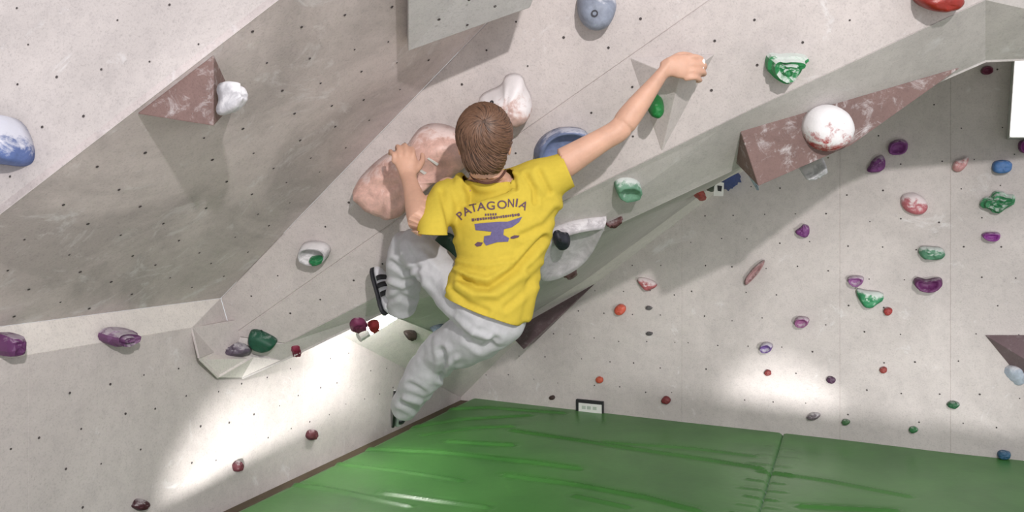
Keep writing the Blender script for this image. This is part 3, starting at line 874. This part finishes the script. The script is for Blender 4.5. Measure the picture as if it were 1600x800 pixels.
def loft(vs_, fs, seq, side=V((1, 0, 0)), n_=20, m_=4, raw=False):
    "closed tube; seq rows (px,py,Y,a,b) or raw (x,y,z,a,b): half width a along side, b across"
    rows = [(*r[:3], r[3], r[4]) if raw else (*P(*r[:3]), r[3], r[4]) for r in seq]
    rows = crom(rows, m_)
    C_ = [V(r[:3]) for r in rows]
    k0 = len(vs_)
    R = len(rows)
    for i, r in enumerate(rows):
        t = (C_[min(i + 1, R - 1)] - C_[max(i - 1, 0)]).normalized()
        a = (side - t * side.dot(t)).normalized()
        b_ = t.cross(a)
        for j in range(n_):
            an = 2 * math.pi * j / n_
            vs_.append(C_[i] + a * (math.cos(an) * r[3]) + b_ * (math.sin(an) * r[4]))
    t0 = (C_[0] - C_[1]).normalized() * min(rows[0][3], rows[0][4]) * .6
    t1 = (C_[-1] - C_[-2]).normalized() * min(rows[-1][3], rows[-1][4]) * .6
    vs_.append(C_[0] + t0); vs_.append(C_[-1] + t1)
    e0 = len(vs_) - 2
    for i in range(R - 1):
        for j in range(n_):
            j2 = (j + 1) % n_
            fs.append([k0 + i * n_ + j, k0 + i * n_ + j2, k0 + (i + 1) * n_ + j2, k0 + (i + 1) * n_ + j])
    for j in range(n_):
        j2 = (j + 1) % n_
        fs.append([e0, k0 + j2, k0 + j])
        fs.append([e0 + 1, k0 + (R - 1) * n_ + j, k0 + (R - 1) * n_ + j2])

def blob(vs_, fs, c, ax, seg=18):
    "ellipsoid, ax = three axis vectors"
    k0 = len(vs_)
    for i in range(seg + 1):
        th = math.pi * i / seg
        for j in range(seg * 2):
            ph = math.pi * j / seg
            vs_.append(c + ax[0] * (math.sin(th) * math.cos(ph)) + ax[1] * (math.sin(th) * math.sin(ph)) + ax[2] * math.cos(th))
    n_ = seg * 2
    for i in range(seg):
        for j in range(n_):
            j2 = (j + 1) % n_
            fs.append([k0 + i * n_ + j, k0 + (i + 1) * n_ + j, k0 + (i + 1) * n_ + j2, k0 + i * n_ + j2])

def fuse(vs_, fs, voxel, smooth=6, factor=.5):
    "one continuous skin around the given closed shapes"
    me = mesh_of('tmp', vs_, fs)
    o = bpy.data.objects.new('tmp', me)
    COL.objects.link(o)
    md = o.modifiers.new('r', 'REMESH')
    md.mode = 'VOXEL'
    md.voxel_size = voxel
    md.use_smooth_shade = True
    if smooth:
        s_ = o.modifiers.new('s', 'SMOOTH')
        s_.iterations = smooth
        s_.factor = factor
    dg = bpy.context.evaluated_depsgraph_get()
    dg.update()
    out = bpy.data.meshes.new_from_object(o.evaluated_get(dg))
    bpy.data.objects.remove(o)
    for p in out.polygons: p.use_smooth = True
    return out

def cut(me, pt, n, radius):
    "open the mesh at a hem plane: drops what lies beyond pt along n, near pt only"
    bm = bmesh.new(); bm.from_mesh(me)
    fc = [f for f in bm.faces if (f.calc_center_median() - pt).length < radius]
    geom = list({v for f in fc for v in f.verts}) + list({e for f in fc for e in f.edges}) + fc
    bmesh.ops.bisect_plane(bm, geom=geom, plane_co=pt, plane_no=n, clear_outer=True)
    bm.to_mesh(me); bm.free()

SHL = (700, 298, 2.60); ELL_ = (660, 352, 2.45); WRL = (638, 276, 2.655)
SHR = (866, 264, 2.58); ELR = (967, 203, 2.57); WRR = (1041, 107, 2.585)
HIPL = (728, 462, 2.58); KNL = (636, 376, 2.74); ANL = (622, 470, 2.98)
HIPR = (786, 490, 2.60); KNR = (684, 553, 2.86); ANR = (627, 632, 3.08)
HEAD = P(757, 219, 2.50)

def Q(p, dx=0, dy=0, dY=0, a=.04, b=.04):
    return (p[0] + dx, p[1] + dy, p[2] + dY, a, b)

# --- skin mesh: head with face, neck, trunk, arms, hands, legs
bv, bf = [], []
hx, hy, hz = V((1, 0, 0)), V((0, .97, .24)), V((0, -.24, .97))     # head looks up along the wall
blob(bv, bf, HEAD + hz * .012, (hx * .076, hy * .094, hz * .092))
blob(bv, bf, HEAD + hy * .030 - hz * .055, (hx * .058, hy * .066, hz * .062))         # jaw and face
blob(bv, bf, HEAD + hy * .088 - hz * .100, (hx * .024, hy * .020, hz * .018))         # chin
blob(bv, bf, HEAD + hy * .108 - hz * .030, (hx * .013, hy * .020, hz * .017), 8)      # nose tip
blob(bv, bf, HEAD + hy * .098 - hz * .008, (hx * .009, hy * .014, hz * .030), 8)      # nose bridge
blob(bv, bf, HEAD + hy * .092 - hz * .066, (hx * .024, hy * .012, hz * .006), 8)      # lips
blob(bv, bf, HEAD + hy * .092 - hz * .077, (hx * .021, hy * .012, hz * .007), 8)
for s in (-1, 1):
    blob(bv, bf, HEAD + hx * (.034 * s) + hy * .080 + hz * .016, (hx * .024, hy * .014, hz * .008), 8)   # brow
    blob(bv, bf, HEAD + hx * (.080 * s) + hy * .004 - hz * .022, (hx * .008, hy * .017, hz * .030), 10)  # ear
loft(bv, bf, [(758, 240, 2.515, .058, .062), (760, 262, 2.525, .053, .058), (762, 279, 2.545, .066, .062), (764, 289, 2.565, .088, .060), (763, 302, 2.585, .070, .050)])
loft(bv, bf, [(763, 296, 2.59, .08, .045), (772, 314, 2.595, .130, .068), (778, 345, 2.595, .14, .082), (780, 395, 2.59, .125, .09), (772, 445, 2.585, .125, .09), (762, 482, 2.59, .13, .10)])
def arm(sh, el, wr, side, ks=1):
    def L(p, q, t, bow=(0, 0, 0)):
        return tuple(a + (b - a) * t + c for a, b, c in zip(p, q, bow))
    loft(bv, bf, [(*L(sh, el, -.12), .040, .040), (*L(sh, el, .1), .052, .050), (*L(sh, el, .4), .047, .047), (*L(sh, el, .75), .040, .040), (*el, .040, .039),
                  (*L(el, wr, .2), .043, .041), (*L(el, wr, .45), .038, .036), (*L(el, wr, .75), .030, .026), (*L(el, wr, .95), .028, .021), (*L(el, wr, 1.1), .029, .020)], side)
arm(SHL, ELL_, WRL, V((1, 0, 0)))
arm(SHR, ELR, WRR, V((.6, 0, .8)))
# right hand: palm over the volume edge, fingers wrapping away from the viewer
sd = V((.05, 0, 1)).normalized()
loft(bv, bf, [(1036, 109, 2.585, .028, .021), (1050, 104, 2.578, .036, .020), (1066, 104, 2.572, .042, .018), (1080, 106, 2.578, .041, .016)], sd)
for k, (y0, y1, y2, y3, xm) in enumerate(((89, 91, 95, 98, 1094), (100, 102, 105, 107, 1099), (111, 113, 116, 117, 1098), (121, 124, 126, 127, 1092))):
    r = (.0095, .010, .0095, .0085)[k]
    loft(bv, bf, [(1070, y0 + 2, 2.575, r * 1.1, r * 1.1), (1083, y0, 2.568, r * 1.12, r * 1.1), (xm, y1, 2.590, r, r), (xm + 2, y2, 2.620, r * .95, r * .95), (xm - 3, y3, 2.645, r * .85, r * .85)], sd, 12)
loft(bv, bf, [(1048, 96, 2.585, .016, .015), (1060, 88, 2.595, .014, .013), (1072, 86, 2.615, .012, .011), (1082, 88, 2.635, .010, .009)], sd, 12)
# left hand: back of the hand to the viewer, fingers up and over the pink hold
sd = V((1, 0, .1)).normalized()
loft(bv, bf, [(638, 280, 2.655, .028, .020), (637, 266, 2.665, .034, .019), (634, 252, 2.672, .041, .017), (631, 243, 2.685, .040, .015)], sd)
for k, (x0, x1, x2, ytop) in enumerate(((645, 645, 643, 232), (635, 634, 632, 227), (625, 623, 621, 229), (616, 612, 610, 236))):
    r = (.0095, .010, .0095, .0085)[k]
    loft(bv, bf, [(x0 - 1, 254, 2.675, r * 1.1, r * 1.1), (x0, 243, 2.672, r * 1.12, r * 1.1), (x1, ytop + 3, 2.692, r, r), (x2, ytop, 2.722, r * .95, r * .95), (x2 - 1, ytop + 5, 2.752, r * .85, r * .85)], sd, 12)
loft(bv, bf, [(645, 270, 2.665, .015, .015), (655, 260, 2.68, .013, .012), (660, 250, 2.70, .011, .011), (660, 241, 2.725, .0095, .009)], sd, 12)
def leg(hip, kn, an, s=.72):
    def L(p, q, t): return tuple(a + (b - a) * t for a, b in zip(p, q))
    loft(bv, bf, [(*hip, .085 * s, .085 * s), (*L(hip, kn, .4), .075 * s, .075 * s), (*L(hip, kn, .8), .055 * s, .055 * s), (*kn, .052 * s, .052 * s),
                  (*L(kn, an, .3), .053 * s, .055 * s), (*L(kn, an, .7), .038 * s, .040 * s), (*an, .034 * s, .036 * s)])
leg(HIPL, KNL, ANL); leg(HIPR, KNR, ANR)
me = fuse(bv, bf, .0052, 3, .4)
me.name = 'person'
base_pt = P(700, 640, 2.8)
for v in me.vertices: v.co -= base_pt
person = new_obj('person', me, M['skin'])
person.location = base_pt
tag(person, 'climber in a yellow shirt and grey trousers hanging from the prow', 'person')

def child(name, me, m, label=None):
    for v in me.vertices: v.co -= base_pt
    o = new_obj(name, me, m, person)
    if label: o['label'] = label
    return o

# --- shirt
def seg_d(p, a, b_):
    dx, dy = b_[0] - a[0], b_[1] - a[1]
    t = max(0, min(1, ((p[0] - a[0]) * dx + (p[1] - a[1]) * dy) / (dx * dx + dy * dy)))
    return math.hypot(p[0] - a[0] - dx * t, p[1] - a[1] - dy * t)
def wrinkle(me, creases, amp_noise, fscale, back=2.62):
    me.update()
    new = []
    for v in me.vertices:
        q = px_of(v.co)
        d = 0.0
        front = v.normal.y < .25
        if front:
            for pts, h, wd in creases:
                dd = min(seg_d(q, a, b_) for a, b_ in zip(pts, pts[1:]))
                if dd < wd * 4:
                    d += h * (math.exp(-(dd / wd) ** 2) - .5 * math.exp(-((dd - 1.9 * wd) / wd) ** 2))
        c = v.co * fscale
        d += amp_noise * noise.noise(V((c.x, c.y, c.z * 1.3)))
        new.append(v.co + v.normal * d)
    for v, p in zip(me.vertices, new): v.co = p

sv, sf = [], []
loft(sv, sf, [(765, 500, 2.585, .138, .125), (764, 478, 2.58, .148, .128), (768, 450, 2.58, .152, .125), (779, 415, 2.585, .146, .118), (782, 385, 2.59, .155, .118), (783, 350, 2.59, .178, .120), (779, 320, 2.59, .180, .112), (772, 300, 2.59, .140, .092), (766, 288, 2.575, .085, .076), (762, 278, 2.56, .066, .070), (761, 268, 2.55, .062, .068)], n_=32)
loft(sv, sf, [(726, 304, 2.59, .080, .075), (703, 309, 2.585, .068, .066), (687, 330, 2.54, .060, .062), (678, 354, 2.48, .052, .056), (674, 384, 2.44, .048, .056)], V((1, 0, .35)))
loft(sv, sf, [(812, 302, 2.59, .095, .085), (845, 284, 2.585, .082, .075), (872, 272, 2.58, .068, .066), (890, 264, 2.578, .062, .062), (908, 254, 2.575, .060, .060)], V((.5, 0, .86)))
loft(sv, sf, [(826, 325, 2.59, .09, .075), (848, 312, 2.588, .072, .065), (862, 300, 2.585, .06, .06)], V((.5, 0, .86)))
loft(sv, sf, [(735, 462, 2.57, .060, .10), (722, 452, 2.565, .055, .095), (706, 447, 2.57, .03, .07)], V((0, 0, 1)))
sm = fuse(sv, sf, .0065, 8, .5)
creases = [([(722, 436), (742, 447), (762, 450), (805, 421), (850, 372)], -0.0153, 5), ([(716, 446), (740, 462), (775, 462), (820, 430)], 0.0102, 6),
           ([(712, 420), (730, 430), (760, 436)], 0.0085, 4), ([(715, 408), (760, 415), (800, 408)], 0.0051, 4), ([(705, 455), (730, 476), (760, 486)], -0.0085, 5),
           ([(822, 275), (834, 296), (836, 316)], -0.0085, 4), ([(802, 276), (806, 296)], -0.0085, 3), ([(842, 268), (858, 300)], -0.0068, 4), ([(690, 300), (700, 340), (706, 368)], -0.0085, 5),
           ([(722, 290), (745, 305), (775, 306), (800, 294)], -0.0035, 5), ([(870, 330), (850, 352), (815, 368)], -0.0068, 5), ([(846, 420), (820, 455), (790, 480)], -0.0068, 5), ([(838, 450), (826, 500)], 0.0068, 5)]
wrinkle(sm, creases, .004, 12)
closed = [BVHTree.FromPolygons([v.co.copy() for v in sm.vertices], [tuple(p.vertices) for p in sm.polygons])]
# hems: bottom, left cuff, right cuff, neck
hemc = P(768, 489, 2.58)
hn = (P(833, 509, 2.58) - P(700, 459, 2.58)).cross(V((0, 1, 0)))
if hn.z > 0: hn = -hn
cut(sm, hemc, hn.normalized(), .30)
cutL = P(677, 366, 2.46); cut(sm, cutL, V((-.05, 0, -1)).normalized(), .085)
cutR = P(888, 268, 2.58); cut(sm, cutR, (P(905, 262, 2.575) - P(872, 276, 2.58)).normalized(), .105)
cut(sm, P(763, 281, 2.555), V((0, -.25, 1)).normalized(), .080)
shirt = child('t_shirt', sm, M['yellow'], 'yellow short-sleeved shirt with a printed back')
md = shirt.modifiers.new('thick', 'SOLIDIFY'); md.thickness = .004; md.offset = -1

# --- trousers
tv, tf = [], []
loft(tv, tf, [(770, 468, 2.59, .125, .105), (762, 490, 2.59, .135, .115), (752, 508, 2.60, .12, .105)])
loft(tv, tf, [(748, 478, 2.60, .095, .10), (726, 462, 2.61, .085, .092), (700, 438, 2.65, .075, .082), (672, 412, 2.69, .068, .074), (650, 388, 2.72, .060, .066), (640, 378, 2.75, .054, .060)], V((.7, 0, -.7)))
loft(tv, tf, [(640, 374, 2.745, .052, .056), (634, 392, 2.77, .062, .066), (631, 416, 2.82, .066, .070), (630, 440, 2.88, .066, .070), (629, 462, 2.94, .062, .066), (628, 482, 2.975, .056, .060), (628, 496, 2.99, .054, .056)])
loft(tv, tf, [(775, 496, 2.60, .10, .10), (752, 515, 2.64, .098, .098), (722, 534, 2.72, .090, .090), (696, 548, 2.80, .080, .082), (680, 560, 2.87, .072, .074)], V((.5, 0, .85)))
loft(tv, tf, [(684, 554, 2.84, .072, .074), (670, 575, 2.88, .074, .076), (655, 598, 2.94, .070, .070), (641, 620, 3.01, .062, .062), (632, 636, 3.06, .054, .056), (626, 646, 3.09, .050, .052)], V((.8, 0, .5)))
tm = fuse(tv, tf, .0065, 8, .5)
tc_ = [([(612, 410), (632, 425), (655, 418)], -.006, 4), ([(606, 440), (628, 448), (650, 440)], .006, 4), ([(634, 385), (648, 410), (652, 440)], -.006, 5), ([(660, 395), (690, 425), (700, 455)], .004, 5),
       ([(645, 470), (625, 462), (605, 470)], -.005, 4), ([(690, 548), (694, 570), (690, 590)], -.011, 5), ([(712, 562), (700, 570), (694, 582)], .007, 5), ([(730, 530), (752, 545), (775, 530)], -.006, 5), ([(640, 600), (662, 612)], -.005, 4), ([(632, 622), (655, 630)], .006, 4), ([(625, 630), (648, 642)], -.006, 4), ([(672, 440), (700, 480), (735, 505)], -.004, 6), ([(740, 520), (765, 528)], .005, 4)]
wrinkle(tm, tc_, .006, 16)
closed.append(BVHTree.FromPolygons([v.co.copy() for v in tm.vertices], [tuple(p.vertices) for p in tm.polygons]))
cut(tm, P(625, 484, 2.975), (P(626, 496, 2.99) - P(625, 462, 2.94)).normalized(), .12)
cut(tm, P(630, 639, 3.065), (P(626, 646, 3.09) - P(641, 620, 3.01)).normalized(), .10)
trousers = child('trousers', tm, M['grey_cloth'], 'loose pale grey cotton trousers')
md = trousers.modifiers.new('thick', 'SOLIDIFY'); md.thickness = .004; md.offset = -1

# keep the skin under the cloth
pSL, pEL, pWL = P(*SHL), P(*ELL_), P(*WRL)
def sdist(p, a, b_):
    t = max(0, min(1, (p - a).dot(b_ - a) / (b_ - a).length_squared))
    return (p - a - (b_ - a) * t).length
for ci, tree in enumerate(closed):
    for v in person.data.vertices:
        w_ = v.co + base_pt
        loc, nrm, idx, dist = tree.find_nearest(w_)
        if loc is None or dist > .045: continue
        if ci == 0:
            if w_.z > P(763, 282, 2.56).z and w_.x < .0: continue
            if w_.x > .05 and (w_ - cutR).dot(V((1, 0, .35)).normalized()) > -.012: continue
            if w_.z < cutL.z + .012 and w_.x < P(690, 0, 2.46).x: continue
            if sdist(w_, pEL, pWL) < .06 and sdist(w_, pEL, pWL) < sdist(w_, pSL, pEL) - .004: continue
        elif w_.z > P(700, 345, 2.7).z:
            continue
        if (w_ - loc).dot(nrm) > -.009:
            v.co = loc - nrm * .012 - base_pt
# --- hair: cap plus clumps combed from the whorl
hv, hf = [], []
blob(hv, hf, HEAD + hz * .020 - hy * .004, (hx * .088, hy * .102, hz * .098))
blob(hv, hf, HEAD - hy * .030 - hz * .040, (hx * .070, hy * .064, hz * .078))
hm = fuse(hv, hf, .006, 4)
bm = bmesh.new(); bm.from_mesh(hm)
dele = []
for v in bm.verts:
    d = v.co - HEAD
    f_, u_ = d.dot(hy), d.dot(hz)
    if (f_ > .055 and u_ < .050) or (f_ > .0 and u_ < -.045 - .02 * math.sin(f_ * 90)) or u_ < -.100:
        dele.append(v)
bmesh.ops.delete(bm, geom=dele, context='VERTS')
bm.to_mesh(hm); bm.free()
tree = BVHTree.FromPolygons([v.co for v in hm.vertices], [tuple(p.vertices) for p in hm.polygons])
hair = child('hair', hm, M['hair'], 'short tousled brown hair with a whorl at the crown')
whorl = (HEAD + hz * .075 - hy * .062 - hx * .006)
rnd = random.Random(4)
for part in range(2):
    cv, cf = [], []
    for k in range(1500 if part == 0 else 700):
        az = rnd.uniform(0, 2 * math.pi)
        dist = rnd.uniform(.004, .20) if part == 0 else rnd.uniform(.003, .13)
        L_ = rnd.uniform(.032, .055)
        pts = []
        e1 = hx; e2 = (hz * .6 - hy * .8).cross(hx).normalized()
        wn = (hz * .62 - hy * .78).normalized()
        ok = True
        for s in range(5):
            dd = dist + L_ * s / 4
            a2 = az + .35 * s / 4 + dd * 2.0
            rr = dd / .098
            dirn = wn * math.cos(rr) + (e1 * math.cos(a2) + e2 * math.sin(a2)) * math.sin(rr)
            h_ = tree.ray_cast(HEAD + dirn * .35, -dirn)
            if h_[0] is None or (h_[0] - HEAD).length > .16:
                ok = False; break
            pts.append(h_[0] + dirn * (.0015 + rnd.uniform(.002, .010) * (s / 4) * (1 - s / 5) + (.004 * s / 4 if part else .0)))
        if not ok: continue
        k0 = len(cv)
        wd = rnd.uniform(.0015, .0034)
        for s, p in enumerate(pts):
            t = (pts[min(s + 1, 4)] - pts[max(s - 1, 0)]).normalized()
            nrm = (p - HEAD).normalized()
            sd = t.cross(nrm).normalized()
            f_ = (0.7, 1, .9, .6, .08)[s]
            cv += [p + sd * wd * f_ - nrm * .002, p + nrm * .0022 * f_, p - sd * wd * f_ - nrm * .002]
        for s in range(4):
            for j in range(2):
                cf.append([k0 + s * 3 + j, k0 + s * 3 + j + 1, k0 + (s + 1) * 3 + j + 1, k0 + (s + 1) * 3 + j])
    me = mesh_of('hair_locks', cv, cf, True)
    for v in me.vertices: v.co -= base_pt
    ob = new_obj('hair_locks', me, M['hair'] if part == 0 else M['hair2'], hair)
    ob['kind'] = 'stuff'
# eyes
for s in (-1, 1):
    ev, ef = [], []
    blob(ev, ef, HEAD + hx * (.033 * s) + hy * .080 - hz * .002, (hx * .013, hy * .013, hz * .010), 8)
    child('eye', mesh_of('eye', ev, ef, True), M['white'])
# neck cord
cv, cf = [], []
ring = [(735, 272, 2.53), (741, 280, 2.50), (752, 285, 2.485), (764, 286, 2.483), (776, 282, 2.487), (785, 274, 2.50), (790, 266, 2.53)]
loft(cv, cf, [(*r, .004, .004) for r in ring], V((0, 0, 1)), 8)
child('neck_cord', mesh_of('neck_cord', cv, cf, True), M['cord'])
# chalk on the right finger tips
cv, cf = [], []
blob(cv, cf, P(1098, 101, 2.588), (V((.007, 0, 0)), V((0, .010, 0)), V((.003, 0, .020))), 8)
child('chalk_patch', mesh_of('chalk_patch', cv, cf, True), M['chalkw'])

# --- shirt print, laid on the cloth
stree = BVHTree.FromPolygons([v.co + base_pt for v in sm.vertices], [tuple(p.vertices) for p in sm.polygons])
def cloth_pt(px, py, lift=.0022):
    d = ray(px, py).normalized()
    h_ = stree.ray_cast(EYE, d)
    if h_[0] is None: return P(px, py, 2.47)
    return h_[0] - d * lift
from mathutils.geometry import tessellate_polygon
def decal(name, polys, m):
    bm = bmesh.new()
    for poly in polys:
        vv = [bm.verts.new((x, y, 0)) for x, y in poly]
        for a, b_, c in tessellate_polygon([[V((x, y, 0)) for x, y in poly]]):
            if len({a, b_, c}) == 3: bm.faces.new((vv[a], vv[b_], vv[c]))
    for _ in range(4):
        es = [e for e in bm.edges if e.calc_length() > 3.0]
        if not es: break
        bmesh.ops.subdivide_edges(bm, edges=es, cuts=1)
        bmesh.ops.triangulate(bm, faces=bm.faces)
    for v in bm.verts: v.co = cloth_pt(v.co.x, v.co.y)
    me = bpy.data.meshes.new(name)
    bm.to_mesh(me); bm.free()
    for v in me.vertices: v.co -= base_pt
    return new_obj(name, me, m, shirt)
def letter_polys(ch, cx, cy, hgt, rot, sx):
    cu = bpy.data.curves.new('t', 'FONT')
    cu.body = ch
    cu.align_x = 'CENTER'
    cu.offset = .012
    ob = bpy.data.objects.new('t', cu)
    COL.objects.link(ob)
    dg = bpy.context.evaluated_depsgraph_get(); dg.update()
    me = bpy.data.meshes.new_from_object(ob.evaluated_get(dg))
    bpy.data.objects.remove(ob)
    ca, sa = math.cos(math.radians(rot)), math.sin(math.radians(rot))
    out = []
    sc_ = hgt / .69
    for p in me.polygons:
        q = []
        for i in p.vertices:
            x, y = me.vertices[i].co.x * sc_ * sx, (me.vertices[i].co.y - .345) * sc_
            q.append((cx + x * ca - y * sa, cy - (x * sa + y * ca)))
        out.append(q)
    return out
for ch, cx, cy, rot, sx in (('P', 719, 337, 42, 1.0), ('A', 729, 329.5, 28, 1.05), ('T', 740, 324.5, 14, 1.1), ('A', 752, 322.5, 6, 1.1), ('G', 767, 321, 0, 1.1), ('O', 784.5, 319.5, -4, 1.1), ('N', 798.5, 317, -2, .8), ('I', 807.5, 316.5, -8, 1.2), ('A', 818.5, 320.5, -30, 1.0)):
    decal('printed_letter', letter_polys(ch, cx, cy, 12.5, rot, sx), M['print'])
def quad(cx, cy, w_, h_, rot):
    a = math.radians(rot); c, s = math.cos(a), math.sin(a)
    return [(cx + x * c + y * s, cy - x * s + y * c) for x, y in ((-w_ / 2, -h_ / 2), (w_ / 2, -h_ / 2), (w_ / 2, h_ / 2), (-w_ / 2, h_ / 2))]
rnd = random.Random(2)
small = []
x_ = 737
while x_ < 810:
    w_ = rnd.uniform(1.8, 4.2)
    t = (x_ - 737) / 73
    small.append(quad(x_ + w_ / 2, 343.5 - 4 * t - 9 * max(0, t - .45) ** 1.3 - 1.5 * math.sin(t * 3), w_, rnd.uniform(3, 4.6), 4 + 18 * t))
    x_ += w_ + .9
for k in range(5):
    small.append(quad(759 + k * 3.9, 335.5 - .2 * k, 2.6, 3.4, 4))
decal('printed_small_line', small, M['print'])
cz = lambda L: [(700 + x / 4, 270 + y / 4) for x, y in L]
decal('printed_anvil', [cz([(165, 320), (235, 312), (320, 306), (372, 306), (465, 274), (445, 308), (400, 340), (350, 352), (346, 388), (382, 408), (376, 430), (305, 434), (238, 455), (222, 432), (226, 396), (266, 390), (272, 368), (172, 358)])], M['print2'])
decal('printed_mark', [cz([(165, 448), (185, 432), (218, 436), (208, 456), (180, 462)])], M['print'])
decal('printed_mark', [cz([(390, 402), (415, 390), (448, 392), (440, 404), (410, 412), (392, 412)])], M['print'])

# --- climbing shoes
def shoe(heel, toe, sole_n, ank):
    hl, to = P(*heel), P(*toe)
    ax = (to - hl); L_ = ax.length; ax.normalize()
    up = -(sole_n - ax * sole_n.dot(ax)).normalized()
    sd = ax.cross(up)
    def pt(t, s, u): return hl + ax * (t * L_) + sd * s + up * u
    vs_, fs = [], []
    prof = [(.02, .026, .030, .030), (.12, .032, .040, .040), (.30, .034, .042, .044), (.50, .038, .034, .036), (.70, .043, .027, .028), (.86, .040, .020, .022), (.97, .026, .012, .016)]
    loft(vs_, fs, [(*pt(t, 0, u), w_, h_) for t, w_, h_, u in prof], sd, 20, 4, True)
    a_ = pt(.16, 0, .05)
    loft(vs_, fs, [(*pt(.18, 0, .03), .034, .04), (*(a_ + (P(*ank) - a_) * .6), .034, .036), (*P(*ank), .034, .036)], sd, 16, 3, True)
    up_me = fuse(vs_, fs, .005, 4)
    so_v, so_f = [], []
    out = []
    for t, w_ in ((-.01, .012), (.04, .026), (.15, .034), (.35, .034), (.5, .038), (.7, .045), (.86, .043), (.96, .030), (1.01, .012)):
        out.append((t, w_))
    ringp = [(t, w_) for t, w_ in out] + [(t, -w_) for t, w_ in reversed(out)]
    k = len(ringp)
    for u in (-.004, .007):
        for t, s in ringp: so_v.append(pt(t, s, u))
    so_f = [list(range(k)), list(range(2 * k - 1, k - 1, -1))] + [[i, (i + 1) % k, k + (i + 1) % k, k + i] for i in range(k)]
    st = []
    for t in (.32, .50, .66):
        v_, f_ = [], []
        n_ = 16
        w_, h_, u = .046 - .004 * (t < .4), .046 - .022 * max(0, t - .32) / .34, .036 - .006 * (t > .4)
        pts = []
        for j in range(n_):
            an = math.pi * (-.10 + 1.20 * j / (n_ - 1))
            pts.append((pt(t, math.cos(an) * w_, u + math.sin(an) * h_)))
        for j, p in enumerate(pts):
            v_ += [p - ax * .010, p + ax * .010]
        for j in range(n_ - 1): f_.append([2 * j, 2 * j + 1, 2 * j + 3, 2 * j + 2])
        st.append(mesh_of('strap', v_, f_, True))
    def mv(me):
        for v in me.vertices: v.co -= base_pt
        return me
    root = new_obj('climbing_shoe', mv(up_me), M['shoe'], person)
    root['label'] = 'white climbing shoe with black straps'
    bevel(new_obj('sole', mv(mesh_of('sole', so_v, so_f)), M['rubber'], root), .003)
    for s_ in st:
        o_ = new_obj('strap', mv(s_), M['rubber'], root)
        m_ = o_.modifiers.new('thick', 'SOLIDIFY'); m_.thickness = .004; m_.offset = 1
shoe((600, 492, 2.965), (584, 420, 3.06), V((-1, .25, -.25)), (622, 474, 2.97))
shoe((617, 616, 3.08), (612, 660, 3.24), V((-1, -.35, .1)), (628, 632, 3.08))
# --- small glossy highlights of the pink hold, set on as white strips
ptree = bvh_of(PINK)
def glint(pts):
    off = V(PINK.location)
    vs_ = []
    for x, y in pts:
        d = ray(x, y).normalized()
        h_ = ptree.ray_cast(EYE - off, d)
        vs_.append((h_[0] if h_[0] is not None else P(x, y, 2.8) - off) - d * .004)
    new_obj('glint', mesh_of('glint', vs_, [[0, 1, 2, 3]]), M['white'], PINK)
glint([(667, 248), (670, 246), (686, 256), (683, 259)])
glint([(648, 262), (651, 260), (667, 270), (663, 273)])
